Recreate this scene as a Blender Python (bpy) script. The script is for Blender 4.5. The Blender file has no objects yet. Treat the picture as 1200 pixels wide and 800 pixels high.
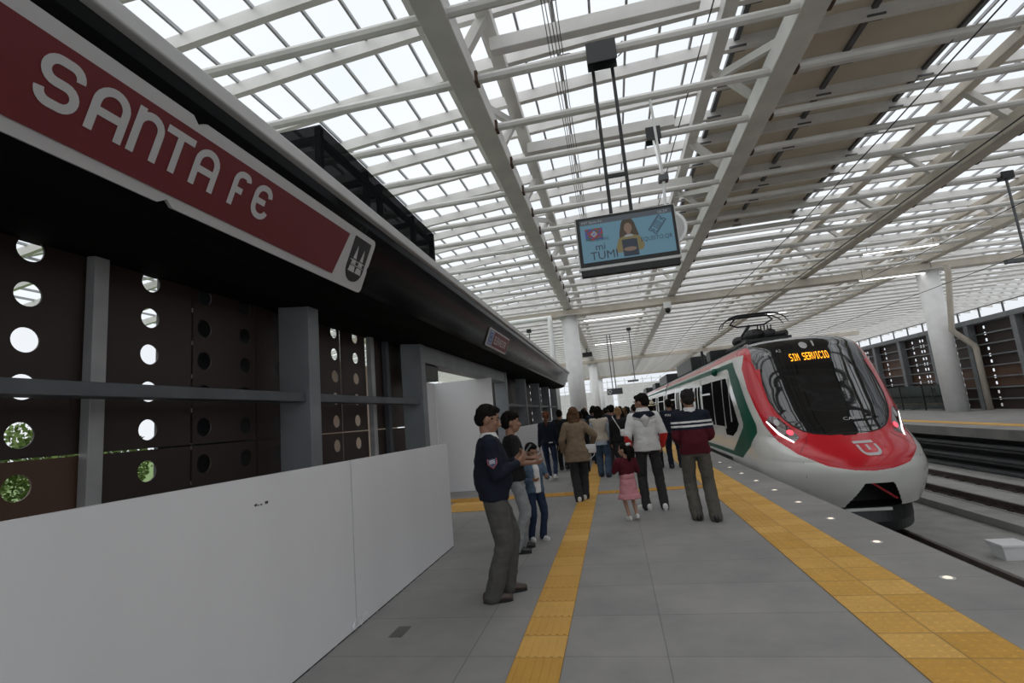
import bpy, bmesh, math, random
from mathutils import Vector, Matrix, noise
random.seed(7)
S = bpy.context.scene
COL = S.collection
R_ = math.radians

# ------------------------------------------------------------------ camera
cam_data = bpy.data.cameras.new('camera')
cam = bpy.data.objects.new('camera', cam_data)
COL.objects.link(cam)
cam_data.sensor_width = 36.0
cam_data.sensor_fit = 'HORIZONTAL'
cam_data.lens = 581.2 / 1200 * 36
cam_data.clip_start = 0.05
cam_data.clip_end = 600
_yaw, _pitch, _roll = 0.189264683, 0.153213523, -0.0908341211
_f = Vector((-math.sin(_yaw) * math.cos(_pitch), math.cos(_yaw) * math.cos(_pitch), math.sin(_pitch)))
_r0 = Vector((math.cos(_yaw), math.sin(_yaw), 0))
_u0 = _r0.cross(_f)
_r = _r0 * math.cos(_roll) + _u0 * math.sin(_roll)
_u = -_r0 * math.sin(_roll) + _u0 * math.cos(_roll)
cam.matrix_world = Matrix(((_r.x, _u.x, -_f.x, 0), (_r.y, _u.y, -_f.y, 0), (_r.z, _u.z, -_f.z, 1.6), (0, 0, 0, 1)))
S.camera = cam

# ------------------------------------------------------------------ sky, exposure
S.view_settings.view_transform = 'Standard'
S.view_settings.look = 'None'
S.view_settings.exposure = 0.0
S.view_settings.gamma = 1.0
S.view_settings.use_curve_mapping = False
SKY_STRENGTH = 1.0
w = bpy.data.worlds.new('overcast_sky')
S.world = w
w.use_nodes = True
nt = w.node_tree
nt.nodes.clear()
out = nt.nodes.new('ShaderNodeOutputWorld')
bg = nt.nodes.new('ShaderNodeBackground')
tc = nt.nodes.new('ShaderNodeTexCoord')
nz = nt.nodes.new('ShaderNodeTexNoise')
nz.inputs['Scale'].default_value = 2.2
nz.inputs['Detail'].default_value = 4
cr = nt.nodes.new('ShaderNodeValToRGB')
cr.color_ramp.elements[0].position = 0.3
cr.color_ramp.elements[0].color = (0.80, 0.855, 0.92, 1)
cr.color_ramp.elements[1].position = 0.65
cr.color_ramp.elements[1].color = (0.93, 0.955, 0.985, 1)
nt.links.new(tc.outputs['Generated'], nz.inputs['Vector'])
nt.links.new(nz.outputs['Fac'], cr.inputs['Fac'])
nt.links.new(cr.outputs['Color'], bg.inputs['Color'])
bg.inputs['Strength'].default_value = SKY_STRENGTH
nt.links.new(bg.outputs['Background'], out.inputs['Surface'])
# soft overcast glow from high above
sun_d = bpy.data.lights.new('overcast_sun', 'SUN')
sun_d.energy = 2.2
sun_d.angle = R_(100)
sun_d.color = (1.0, 0.985, 0.96)
sun = bpy.data.objects.new('overcast_sun', sun_d)
COL.objects.link(sun)
sun.rotation_euler = (R_(12), R_(-10), 0)

# ------------------------------------------------------------------ materials
MATS = {}
def mat(name, col, rough=0.6, metal=0.0, var=0.08, scale=3.0, bump=0.0, spec=0.5, coat=0.0, stretch=None, detail=4.0):
    """plain surface with a little procedural colour variation"""
    if name in MATS:
        return MATS[name]
    m = bpy.data.materials.new(name)
    m.use_nodes = True
    t = m.node_tree
    b = t.nodes['Principled BSDF']
    b.inputs['Roughness'].default_value = rough
    b.inputs['Metallic'].default_value = metal
    b.inputs['Specular IOR Level'].default_value = spec
    b.inputs['Coat Weight'].default_value = coat
    b.inputs['Coat Roughness'].default_value = 0.04
    c = t.nodes.new('ShaderNodeTexCoord')
    n = t.nodes.new('ShaderNodeTexNoise')
    n.inputs['Scale'].default_value = scale
    n.inputs['Detail'].default_value = detail
    vec = c.outputs['Object']
    if stretch:
        mp = t.nodes.new('ShaderNodeMapping')
        mp.inputs['Scale'].default_value = stretch
        t.links.new(vec, mp.inputs['Vector'])
        vec = mp.outputs['Vector']
    t.links.new(vec, n.inputs['Vector'])
    r = t.nodes.new('ShaderNodeValToRGB')
    r.color_ramp.elements[0].position = 0.3
    r.color_ramp.elements[1].position = 0.7
    lo = [max(0, x * (1 - var)) for x in col]
    hi = [min(1, x * (1 + var)) for x in col]
    r.color_ramp.elements[0].color = (*lo, 1)
    r.color_ramp.elements[1].color = (*hi, 1)
    t.links.new(n.outputs['Fac'], r.inputs['Fac'])
    t.links.new(r.outputs['Color'], b.inputs['Base Color'])
    if bump:
        bp = t.nodes.new('ShaderNodeBump')
        bp.inputs['Strength'].default_value = bump
        bp.inputs['Distance'].default_value = 0.02
        t.links.new(n.outputs['Fac'], bp.inputs['Height'])
        t.links.new(bp.outputs['Normal'], b.inputs['Normal'])
    MATS[name] = m
    return m

def glow(name, col, strength):
    if name in MATS:
        return MATS[name]
    m = bpy.data.materials.new(name)
    m.use_nodes = True
    b = m.node_tree.nodes['Principled BSDF']
    b.inputs['Base Color'].default_value = (col[0] * .08, col[1] * .08, col[2] * .08, 1)
    b.inputs['Emission Color'].default_value = (*col, 1)
    b.inputs['Emission Strength'].default_value = strength
    b.inputs['Roughness'].default_value = 0.3
    MATS[name] = m
    return m

def see_through(name, col, clear, milky=True):
    m = bpy.data.materials.new(name)
    m.use_nodes = True
    t = m.node_tree
    t.nodes.clear()
    o = t.nodes.new('ShaderNodeOutputMaterial')
    mix = t.nodes.new('ShaderNodeMixShader')
    tr = t.nodes.new('ShaderNodeBsdfTransparent')
    tr.inputs['Color'].default_value = (*col, 1)
    d = t.nodes.new('ShaderNodeBsdfTranslucent' if milky else 'ShaderNodeBsdfGlossy')
    d.inputs['Color'].default_value = (*col, 1)
    if not milky:
        d.inputs['Roughness'].default_value = 0.05
    mix.inputs[0].default_value = clear
    t.links.new(d.outputs[0], mix.inputs[1])
    t.links.new(tr.outputs[0], mix.inputs[2])
    t.links.new(mix.outputs[0], o.inputs['Surface'])
    MATS[name] = m
    return m

def floor_mat():
    m = bpy.data.materials.new('concrete_pavers')
    m.use_nodes = True
    t = m.node_tree
    b = t.nodes['Principled BSDF']
    L = t.links.new
    c = t.nodes.new('ShaderNodeTexCoord')
    mp = t.nodes.new('ShaderNodeMapping')
    mp.inputs['Location'].default_value = (-0.15, -0.21, 0)
    br = t.nodes.new('ShaderNodeTexBrick')
    br.offset = 0.0
    br.squash = 1.0
    br.inputs['Scale'].default_value = 1.0
    br.inputs['Brick Width'].default_value = 1.345
    br.inputs['Row Height'].default_value = 0.6725
    br.inputs['Mortar Size'].default_value = 0.004
    br.inputs['Mortar Smooth'].default_value = 0.3
    br.inputs['Bias'].default_value = 0.0
    br.inputs['Color1'].default_value = (0.228, 0.224, 0.219, 1)
    br.inputs['Color2'].default_value = (0.258, 0.252, 0.244, 1)
    br.inputs['Mortar'].default_value = (0.15, 0.145, 0.14, 1)
    L(c.outputs['Object'], mp.inputs['Vector'])
    L(mp.outputs['Vector'], br.inputs['Vector'])
    n = t.nodes.new('ShaderNodeTexNoise')
    n.inputs['Scale'].default_value = 1.3
    n.inputs['Detail'].default_value = 9
    n.inputs['Roughness'].default_value = 0.65
    L(c.outputs['Object'], n.inputs['Vector'])
    r = t.nodes.new('ShaderNodeValToRGB')
    r.color_ramp.elements[0].position = 0.35
    r.color_ramp.elements[0].color = (0.84, 0.84, 0.85, 1)
    r.color_ramp.elements[1].position = 0.65
    r.color_ramp.elements[1].color = (1.08, 1.06, 1.04, 1)
    L(n.outputs['Fac'], r.inputs['Fac'])
    mx = t.nodes.new('ShaderNodeMix')
    mx.data_type = 'RGBA'
    mx.blend_type = 'MULTIPLY'
    mx.inputs[0].default_value = 1.0
    L(br.outputs['Color'], mx.inputs[6])
    L(r.outputs['Color'], mx.inputs[7])
    L(mx.outputs[2], b.inputs['Base Color'])
    b.inputs['Roughness'].default_value = 0.72
    b.inputs['Specular IOR Level'].default_value = 0.35
    bp = t.nodes.new('ShaderNodeBump')
    bp.inputs['Strength'].default_value = 0.12
    bp.inputs['Distance'].default_value = 0.004
    n2 = t.nodes.new('ShaderNodeTexNoise')
    n2.inputs['Scale'].default_value = 60
    L(c.outputs['Object'], n2.inputs['Vector'])
    L(n2.outputs['Fac'], bp.inputs['Height'])
    L(bp.outputs['Normal'], b.inputs['Normal'])
    return m

def tactile_mat():
    m = bpy.data.materials.new('yellow_tactile_tile')
    m.use_nodes = True
    t = m.node_tree
    b = t.nodes['Principled BSDF']
    L = t.links.new
    c = t.nodes.new('ShaderNodeTexCoord')
    br = t.nodes.new('ShaderNodeTexBrick')
    br.offset = 0.0
    br.inputs['Scale'].default_value = 1.0
    br.inputs['Brick Width'].default_value = 0.335
    br.inputs['Row Height'].default_value = 0.335
    br.inputs['Mortar Size'].default_value = 0.004
    br.inputs['Color1'].default_value = (0.50, 0.265, 0.035, 1)
    br.inputs['Color2'].default_value = (0.62, 0.36, 0.085, 1)
    br.inputs['Mortar'].default_value = (0.22, 0.13, 0.04, 1)
    L(c.outputs['Object'], br.inputs['Vector'])
    n = t.nodes.new('ShaderNodeTexNoise')
    n.inputs['Scale'].default_value = 5
    n.inputs['Detail'].default_value = 6
    L(c.outputs['Object'], n.inputs['Vector'])
    r = t.nodes.new('ShaderNodeValToRGB')
    r.color_ramp.elements[0].color = (0.82, 0.82, 0.84, 1)
    r.color_ramp.elements[1].color = (1.1, 1.1, 1.12, 1)
    L(n.outputs['Fac'], r.inputs['Fac'])
    mx = t.nodes.new('ShaderNodeMix')
    mx.data_type = 'RGBA'
    mx.blend_type = 'MULTIPLY'
    mx.inputs[0].default_value = 1.0
    L(br.outputs['Color'], mx.inputs[6])
    L(r.outputs['Color'], mx.inputs[7])
    L(mx.outputs[2], b.inputs['Base Color'])
    b.inputs['Roughness'].default_value = 0.65
    return m

M_floor = floor_mat()
M_tact = tactile_mat()
M_white = mat('white_painted_steel', (0.65, 0.635, 0.61), 0.5, var=0.10, scale=1.5)
M_tan = mat('weathered_white_steel', (0.52, 0.47, 0.40), 0.55, var=0.14, scale=1.2)
M_pillar = mat('white_pillar_paint', (0.84, 0.84, 0.84), 0.45, var=0.04)
M_rust = mat('rusty_joint', (0.085, 0.045, 0.027), 0.8, var=0.4, scale=12)
M_bar = mat('grey_glazing_bar', (0.36, 0.365, 0.37), 0.5)
M_band = mat('beige_roof_sheet', (0.60, 0.53, 0.42), 0.7, var=0.05, scale=0.8)
M_gutter = mat('dark_gutter_steel', (0.12, 0.125, 0.13), 0.45, metal=0.4)
M_hoard = mat('white_hoarding_board', (0.70, 0.70, 0.71), 0.45, var=0.03, scale=0.8, stretch=(2, 2, 0.3))
M_steel = mat('galvanised_steel', (0.20, 0.215, 0.225), 0.5, metal=0.25, var=0.14, scale=2.5)
M_steel_d = mat('dark_galvanised_steel', (0.10, 0.11, 0.12), 0.5, metal=0.3, var=0.14)
M_stud = mat('lit_galvanised_stud', (0.40, 0.40, 0.40), 0.45, metal=0.2, var=0.15, scale=4)  # paler than the other steel: light falling on the studs is put into the colour
M_brown = mat('brown_phenolic_panel', (0.034, 0.021, 0.017), 0.5, var=0.12, scale=1.0)
M_brown_l = mat('light_brown_panel', (0.11, 0.058, 0.036), 0.5, var=0.1)
M_tanboard = mat('tan_board', (0.72, 0.58, 0.46), 0.7)
M_slate = mat('dark_slate_board', (0.05, 0.055, 0.062), 0.4)
M_black = mat('gloss_black_cladding', (0.006, 0.0065, 0.0065), 0.12, var=0.2, spec=0.07)
M_soffit = mat('matte_black_soffit', (0.008, 0.008, 0.008), 0.8, spec=0.05)
M_rim = mat('grey_metal_rim', (0.52, 0.52, 0.51), 0.45, metal=0.2)
M_signred = mat('sign_maroon', (0.135, 0.013, 0.017), 0.45, var=0.03)
M_signwhite = mat('sign_white', (0.50, 0.49, 0.49), 0.5, var=0.02)
M_signblack = mat('sign_black', (0.012, 0.013, 0.013), 0.4)
M_signblue = mat('sign_blue', (0.045, 0.12, 0.32), 0.5)
M_conc = mat('grey_concrete', (0.30, 0.295, 0.28), 0.85, var=0.15, scale=2.0, bump=0.2)
M_conc_d = mat('dark_concrete', (0.10, 0.098, 0.092), 0.9, var=0.2, scale=2.0)
M_rail = mat('rail_steel', (0.085, 0.065, 0.055), 0.5, metal=0.4, var=0.25, scale=6)
M_dark = mat('black_rubber', (0.012, 0.012, 0.012), 0.6)
M_blackmet = mat('black_metal', (0.018, 0.019, 0.02), 0.42, metal=0.2)
M_grass = mat('grass_ground', (0.10, 0.17, 0.04), 0.9, var=0.4, scale=4)
M_leaf = mat('leaf_green', (0.14, 0.22, 0.045), 0.6, var=0.35, scale=8)
M_bark = mat('bark', (0.08, 0.06, 0.04), 0.9, var=0.3)
M_glass = see_through('roof_glass', (0.97, 0.985, 1.0), 0.88)
def net_mat():
    m = bpy.data.materials.new('black_shade_netting')
    m.use_nodes = True
    t = m.node_tree
    t.nodes.clear()
    o = t.nodes.new('ShaderNodeOutputMaterial')
    mix = t.nodes.new('ShaderNodeMixShader')
    mix.inputs[0].default_value = 0.13
    d = t.nodes.new('ShaderNodeBsdfDiffuse')
    d.inputs['Color'].default_value = (0.012, 0.013, 0.014, 1)
    tr = t.nodes.new('ShaderNodeBsdfTransparent')
    t.links.new(d.outputs[0], mix.inputs[1])
    t.links.new(tr.outputs[0], mix.inputs[2])
    t.links.new(mix.outputs[0], o.inputs['Surface'])
    return m
M_net = net_mat()

# ------------------------------------------------------------------ mesh helpers
class MB:
    def __init__(s):
        s.v, s.f, s.mi = [], [], []
    def add(s, vs, fs, mi=0):
        o = len(s.v)
        s.v += [Vector(p) for p in vs]
        s.f += [tuple(i + o for i in f) for f in fs]
        s.mi += [mi] * len(fs)
        return s
    def box(s, x0, x1, y0, y1, z0, z1, mi=0):
        vs = [(x0, y0, z0), (x1, y0, z0), (x1, y1, z0), (x0, y1, z0), (x0, y0, z1), (x1, y0, z1), (x1, y1, z1), (x0, y1, z1)]
        return s.add(vs, [(0, 3, 2, 1), (4, 5, 6, 7), (0, 1, 5, 4), (1, 2, 6, 5), (2, 3, 7, 6), (3, 0, 4, 7)], mi)
    def bbox(s, x0, x1, y0, y1, z0, z1, b=0.01, mi=0):
        """box with chamfered edges"""
        cx, cy, cz = (x0 + x1) / 2, (y0 + y1) / 2, (z0 + z1) / 2
        hx, hy, hz = abs(x1 - x0) / 2, abs(y1 - y0) / 2, abs(z1 - z0) / 2
        b = min(b, hx * .9, hy * .9, hz * .9)
        bm = bmesh.new()
        bmesh.ops.create_cube(bm, size=2)
        for v in bm.verts:
            v.co = Vector((cx + v.co.x * hx, cy + v.co.y * hy, cz + v.co.z * hz))
        bmesh.ops.bevel(bm, geom=list(bm.edges), offset=b, segments=2, affect='EDGES', profile=0.5)
        s.from_bm(bm, mi)
        return s
    def from_bm(s, bm, mi=0):
        bm.verts.index_update()
        s.add([v.co.copy() for v in bm.verts], [tuple(v.index for v in f.verts) for f in bm.faces], mi)
        bm.free()
    def beam(s, a, b, w, h, up=(0, 0, 1), mi=0):
        """rectangular bar from a to b, w across, h along up"""
        a, b = Vector(a), Vector(b)
        d = (b - a).normalized()
        up = Vector(up)
        if abs(d.dot(up)) > 0.99:
            up = Vector((0, 1, 0))
        x = d.cross(up).normalized()
        z = x.cross(d).normalized()
        vs = []
        for p in (a, b):
            for (i, j) in ((-1, -1), (1, -1), (1, 1), (-1, 1)):
                vs.append(p + x * (i * w / 2) + z * (j * h / 2))
        return s.add(vs, [(3, 2, 1, 0), (4, 5, 6, 7), (0, 1, 5, 4), (1, 2, 6, 5), (2, 3, 7, 6), (3, 0, 4, 7)], mi)
    def tube(s, pts, r, n=8, cap=True, mi=0):
        pts = [Vector(p) for p in pts]
        rs = r if isinstance(r, (list, tuple)) else [r] * len(pts)
        rings = []
        prev = None
        for i, p in enumerate(pts):
            if i == 0:
                d = pts[1] - pts[0]
            elif i == len(pts) - 1:
                d = pts[-1] - pts[-2]
            else:
                d = (pts[i + 1] - p).normalized() + (p - pts[i - 1]).normalized()
            d.normalize()
            if prev is None:
                up = Vector((0, 0, 1)) if abs(d.z) < 0.9 else Vector((1, 0, 0))
                x = d.cross(up).normalized()
            else:
                x = (prev - d * prev.dot(d)).normalized()
            prev = x
            y = d.cross(x)
            rings.append([p + (x * math.cos(2 * math.pi * k / n) + y * math.sin(2 * math.pi * k / n)) * rs[i] for k in range(n)])
        return s.loft(rings, cap, mi)
    def loft(s, rings, cap=True, mi=0):
        n = len(rings[0])
        vs = [p for rg in rings for p in rg]
        fs = []
        for i in range(len(rings) - 1):
            for k in range(n):
                fs.append((i * n + k, i * n + (k + 1) % n, (i + 1) * n + (k + 1) % n, (i + 1) * n + k))
        if cap:
            fs.append(tuple(range(n - 1, -1, -1)))
            fs.append(tuple((len(rings) - 1) * n + k for k in range(n)))
        return s.add(vs, fs, mi)
    def ball(s, c, rx, ry=None, rz=None, n=12, m=8, rot=None, mi=0):
        ry = rx if ry is None else ry
        rz = rx if rz is None else rz
        c = Vector(c)
        vs = [Vector((0, 0, rz))]
        for i in range(1, m):
            t = math.pi * i / m
            for k in range(n):
                p = 2 * math.pi * k / n
                vs.append(Vector((rx * math.sin(t) * math.cos(p), ry * math.sin(t) * math.sin(p), rz * math.cos(t))))
        vs.append(Vector((0, 0, -rz)))
        fs = []
        for k in range(n):
            fs.append((0, 1 + k, 1 + (k + 1) % n))
            for i in range(m - 2):
                a, b = 1 + i * n + k, 1 + i * n + (k + 1) % n
                fs.append((a, a + n, b + n, b))
            fs.append((len(vs) - 1, 1 + (m - 2) * n + (k + 1) % n, 1 + (m - 2) * n + k))
        if rot is not None:
            vs = [rot @ v for v in vs]
        return s.add([v + c for v in vs], fs, mi)
    def prism(s, poly, fmap, depth, mi=0):
        """closed polygon (2-D) extruded; fmap(u, v, d) -> world point, d in 0..depth"""
        n = len(poly)
        vs = [fmap(u, v, 0) for u, v in poly] + [fmap(u, v, depth) for u, v in poly]
        fs = [tuple(range(n - 1, -1, -1)), tuple(range(n, 2 * n))] + [(i, (i + 1) % n, n + (i + 1) % n, n + i) for i in range(n)]
        return s.add(vs, fs, mi)
    def build(s, name, m, parent=None, smooth=False, local=False, mods=None):
        me = bpy.data.meshes.new(name)
        vs = s.v
        if parent is not None and not local:
            inv = frame(parent).inverted()
            vs = [inv @ v for v in vs]
        me.from_pydata([tuple(v) for v in vs], [], s.f)
        ms = m if isinstance(m, (list, tuple)) else [m]
        for q in ms:
            me.materials.append(q)
        if len(ms) > 1:
            me.polygons.foreach_set('material_index', s.mi)
        if smooth:
            me.polygons.foreach_set('use_smooth', [True] * len(me.polygons))
        me.update()
        o = bpy.data.objects.new(name, me)
        COL.objects.link(o)
        if parent is not None:
            o.parent = parent
        return o

def frame(o):
    """world matrix of an object without waiting for the depsgraph"""
    m = Matrix.LocRotScale(o.location, o.rotation_euler, o.scale)
    return frame(o.parent) @ m if o.parent else m

def thing(name, label, cat, loc=(0, 0, 0), rz=0.0, group=None):
    o = bpy.data.objects.new(name, None)
    o.empty_display_size = 0.1
    COL.objects.link(o)
    o.location = loc
    o.rotation_euler = (0, 0, rz)
    return tag(o, label, cat, group)

def tag(o, label, cat, group=None):
    o['label'] = label
    o['category'] = cat
    if group:
        o['group'] = group
    return o

def structure(o):
    o['kind'] = 'structure'
    return o

_aside = bpy.data.scenes.new('aside')
def evaluated_mesh(ob):
    """the finished mesh of one object, worked out on its own in an empty scene"""
    _aside.collection.objects.link(ob)
    with bpy.context.temp_override(scene=_aside, view_layer=_aside.view_layers[0]):
        dg = bpy.context.evaluated_depsgraph_get()
        me = bpy.data.meshes.new_from_object(ob.evaluated_get(dg))
    bpy.data.objects.remove(ob)
    return me

def text_mesh(txt, size, fmap, mb, mi=0, bold=0.0, align='LEFT', spacing=1.0):
    """letters of the built-in face turned into flat outlines and placed with fmap(u, v)"""
    cu = bpy.data.curves.new('letters', 'FONT')
    cu.body = txt
    cu.size = size
    cu.align_x = align
    cu.offset = bold
    cu.space_character = spacing
    cu.resolution_u = 3
    ob = bpy.data.objects.new('letters', cu)
    me = evaluated_mesh(ob)
    vs = [v.co.copy() for v in me.vertices]
    fs = [tuple(p.vertices) for p in me.polygons]
    mb.add([fmap(v.x, v.y) for v in vs], fs, mi)
    bpy.data.meshes.remove(me)
    bpy.data.curves.remove(cu)

def stroke(mb, pts, wd, fmap, closed=False, mi=0):
    """flat ribbon of width wd along 2-D points"""
    P = [Vector(p) for p in pts]
    n = len(P)
    L, Rr = [], []
    for i in range(n):
        if closed:
            a, b = P[(i - 1) % n], P[(i + 1) % n]
        else:
            a, b = P[max(0, i - 1)], P[min(n - 1, i + 1)]
        d1 = (P[i] - a).normalized() if (P[i] - a).length > 1e-9 else (b - P[i]).normalized()
        d2 = (b - P[i]).normalized() if (b - P[i]).length > 1e-9 else d1
        d = (d1 + d2)
        d = d.normalized() if d.length > 1e-6 else d1
        nn = Vector((-d.y, d.x))
        k = max(0.5, nn.dot(Vector((-d1.y, d1.x))))
        L.append(P[i] + nn * (wd / 2 / k))
        Rr.append(P[i] - nn * (wd / 2 / k))
    vs = [fmap(p.x, p.y) for p in L] + [fmap(p.x, p.y) for p in Rr]
    fs = []
    for i in range(n if closed else n - 1):
        j = (i + 1) % n
        fs.append((i, n + i, n + j, j))
    mb.add(vs, fs, mi)

def arc(cx, cy, r, a0, a1, n=8, ry=None):
    ry = r if ry is None else ry
    return [(cx + r * math.cos(R_(a0 + (a1 - a0) * i / n)), cy + ry * math.sin(R_(a0 + (a1 - a0) * i / n))) for i in range(n + 1)]
# ================================================================== STRUCTURE
def roof_z(x):
    return 8.98 - 0.00325 * (x - 7.0) ** 2
YEND = 92.0
# platform floor
mb = MB()
mb.box(-14, 2.85, -8, YEND, -0.35, 0)
floor = structure(mb.build('floor', M_floor))
floor['label'] = 'grey concrete paver platform floor with yellow tactile strips'
# platform edge wall below the coping
structure(MB().box(2.55, 2.80, -8, YEND, -1.75, -0.35).build('wall_platform_edge', M_conc_d))
# track bed
mb = MB()
mb.box(2.80, 7.6, -8, YEND, -1.85, -1.50)
mb.box(7.6, 11.05, -8, YEND, -1.85, -1.38)
structure(mb.build('floor_trackbed', M_conc))
# opposite platform
mb = MB()
mb.box(10.95, 17.4, -8, YEND, -0.30, 0)
structure(mb.build('floor_opposite_platform', M_floor))
mb = MB()
mb.box(11.35, 11.55, -8, YEND, -1.75, -0.30)
structure(mb.build('wall_opposite_edge', M_dark))
# outside ground
structure(MB().box(-120, -14, -60, 160, -0.7, -0.3).build('ground', M_grass))
structure(MB().box(17.4, 60, -60, 160, -0.7, -0.3).build('ground', M_conc))

# tactile strips: ribbed guide path, warning strip with domes, cross path
def tactile(name, x0, x1, y0, y1, ribs=None, domes=False, until=20):
    mb = MB()
    # local origin at the corner so the tile pattern starts there
    mb.box(0, x1 - x0, 0, y1 - y0, 0, 0.006)
    if ribs == 'y':
        ny = int((y1 - y0) / 0.335)
        for j in range(ny):
            if y0 + j * 0.335 > until:
                break
            for t in range(int(round((x1 - x0) / 0.335))):
                for k in range(6):
                    xa = t * 0.335 + 0.030 + k * 0.055
                    mb.box(xa - 0.012, xa + 0.012, j * 0.335 + 0.012, j * 0.335 + 0.323, 0.006, 0.0105)
    if ribs == 'x':
        for t in range(int((x1 - x0) / 0.335)):
            for k in range(int((y1 - y0) / 0.055)):
                ya = 0.03 + k * 0.055
                mb.box(t * 0.335 + 0.012, t * 0.335 + 0.323, ya - 0.012, ya + 0.012, 0.006, 0.0105)
    if domes:
        nx = int(round((x1 - x0) / 0.067))
        y = 0.0335
        while y0 + y < min(y1, until):
            for k in range(nx):
                xa = 0.0335 + k * 0.067
                r = 0.016
                mb.add([(xa - r, y - r, .006), (xa + r, y - r, .006), (xa + r, y + r, .006), (xa - r, y + r, .006),
                        (xa - r * .5, y - r * .5, .011), (xa + r * .5, y - r * .5, .011), (xa + r * .5, y + r * .5, .011), (xa - r * .5, y + r * .5, .011)],
                       [(4, 5, 6, 7), (0, 1, 5, 4), (1, 2, 6, 5), (2, 3, 7, 6), (3, 0, 4, 7)])
            y += 0.067
    o = mb.build(name, M_tact)
    o.location = (x0, y0, 0)
    return structure(o)
tactile('trim_1', -0.857, -0.522, 2.2, 60, ribs='y', until=22)
tactile('trim_2', 1.49, 2.16, 2.2, 60, domes=True, until=14)
tactile('trim_3', -3.9, -0.857, 10.08, 10.55, ribs='x')
tactile('trim_3', -0.522, 1.49, 10.08, 10.42, ribs='x')
tactile('trim_4', -3.4, -2.35, 9.0, 10.05, domes=True)
tactile('trim_5', 11.75, 12.35, 2.0, 80)

# ------------------------------------------------------------------ roof
ceiling = bpy.data.objects.new('ceiling', None)
COL.objects.link(ceiling)
structure(ceiling)
ceiling['label'] = 'translucent glazed station roof on white steel purlins'
XS = [-20 + 1.0 * i for i in range(52)]
Y0R = -8
mb = MB()
for i in range(len(XS) - 1):
    a, b = XS[i], XS[i + 1]
    mb.add([(a, Y0R, roof_z(a) + .22), (b, Y0R, roof_z(b) + .22), (b, YEND, roof_z(b) + .22), (a, YEND, roof_z(a) + .22)], [(0, 1, 2, 3)])
mb.build('glazing', M_glass, ceiling)
# glazing bars along the hall
mb = MB()
x = -19.45
while x < 31:
    if not (3.5 < x < 8.3):
        z = roof_z(x) + .17
        mb.beam((x, Y0R, z), (x, YEND, z), 0.045, 0.07)
    x += 0.685
mb.build('glazing_bars', M_bar, ceiling)
# purlins across
def curved_bar(y, dz, wd, h, m, name, x0=-20, x1=31, step=2.55):
    mb = MB()
    n = int((x1 - x0) / step)
    rings = []
    for i in range(n + 1):
        x = x0 + (x1 - x0) * i / n
        z = roof_z(x) + dz
        rings.append([Vector((x, y - wd / 2, z)), Vector((x, y + wd / 2, z)), Vector((x, y + wd / 2, z + h)), Vector((x, y - wd / 2, z + h))])
    mb.loft(rings)
    return mb.build(name, m, ceiling)
y = 7.72 - 1.3 * 12
purlin0 = None
while y < YEND:
    if purlin0 is None:
        purlin0 = curved_bar(0, -0.09, 0.12, 0.25, M_white, 'purlin')
        purlin0.location.y = y
    else:
        c = purlin0.copy()
        COL.objects.link(c)
        c.parent = ceiling
        c.location.y = y
    y += 1.3
# level tie tubes at chord height
y = 7.78 - 1.53 * 9
tie0 = None
while y < YEND:
    if tie0 is None:
        mb = MB()
        mb.tube([(-17, 0, 7.55), (26, 0, 7.55)], 0.08, n=8)
        tie0 = mb.build('tie_tube', M_white, ceiling)
        tie0.location.y = y
    else:
        c = tie0.copy()
        COL.objects.link(c)
        c.parent = ceiling
        c.location.y = y
    y += 1.53
# opaque beige band with gutters under the glass
mb = MB()
for i in range(10):
    a, b = 3.45 + i * .485, 3.45 + (i + 1) * .485
    mb.box(a, b, Y0R, 22.6, roof_z(b) + .155, roof_z(b) + .20)
mb.build('opaque_band', M_band, ceiling)
for gx in (3.42, 6.05, 8.32):
    mb = MB()
    mb.beam((gx, Y0R, roof_z(gx) + .12), (gx, 22.6, roof_z(gx) + .12), 0.11, 0.09)
    y = 7.72 - 1.3 * 8
    while y < 22.5:
        mb.box(gx - .17, gx + .17, y - .09, y + .09, roof_z(gx) - .09, roof_z(gx) - .05)
        y += 1.3
    mb.build('gutter', M_gutter, ceiling)

# trusses along the hall: heavy lower chord, two upper chords, posts, diagonals
def truss(xl, spread, label, m):
    t = thing('roof_truss', label, 'roof truss', (xl, 0, 7.46))
    mb = MB()
    mb.bbox(xl - .22, xl + .22, Y0R, YEND, 7.46, 7.86, .02)
    mb.build('lower_chord', m, t)
    ups = [xl - spread, xl + spread]
    for ux in ups:
        z = roof_z(ux) - .22
        MB().bbox(ux - .13, ux + .13, Y0R, YEND, z - .10, z + .15, .015).build('upper_chord', m, t)
    step = 6.12
    y = 7.5 - 1.53 * 8
    k = 0
    pp = None
    while y < YEND - step:
        for ux in ups:
            z = roof_z(ux) - .25
            mb = MB().beam((xl, y, 7.7), (ux, y, z), 0.16, 0.16, up=(0, 1, 0))
            mb.build('post', M_white, t)
            mb = MB().beam((xl, y + step / 2 * .35, 7.7), (ux, y + step / 2 * 1.15, z), 0.12, 0.14)
            mb.build('diagonal_brace', M_white, t)
            mb = MB().beam((xl, y + step / 2, 7.7), (ux, y + step / 2, z), 0.13, 0.13, up=(0, 1, 0))
            mb.build('post', M_white, t)
        y += step
        k += 1
    # rust stains where the tie tubes meet the chord
    y = 7.78
    p0 = None
    while y < 27:
        if p0 is None:
            p0 = MB().box(xl + .21, xl + .27, y - .10, y + .10, 7.455, 7.66).build('joint_plate', M_rust, t)
        else:
            c = p0.copy()
            COL.objects.link(c)
            c.parent = t
            c.location.y = y - 7.78
        y += 1.53
    return t
truss(-1.93, .52, 'white steel roof truss over the white round pillars by the sign wall', M_white)
truss(3.78, .85, 'white steel roof truss running between the hanging screen and beige roof band', M_white)
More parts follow.
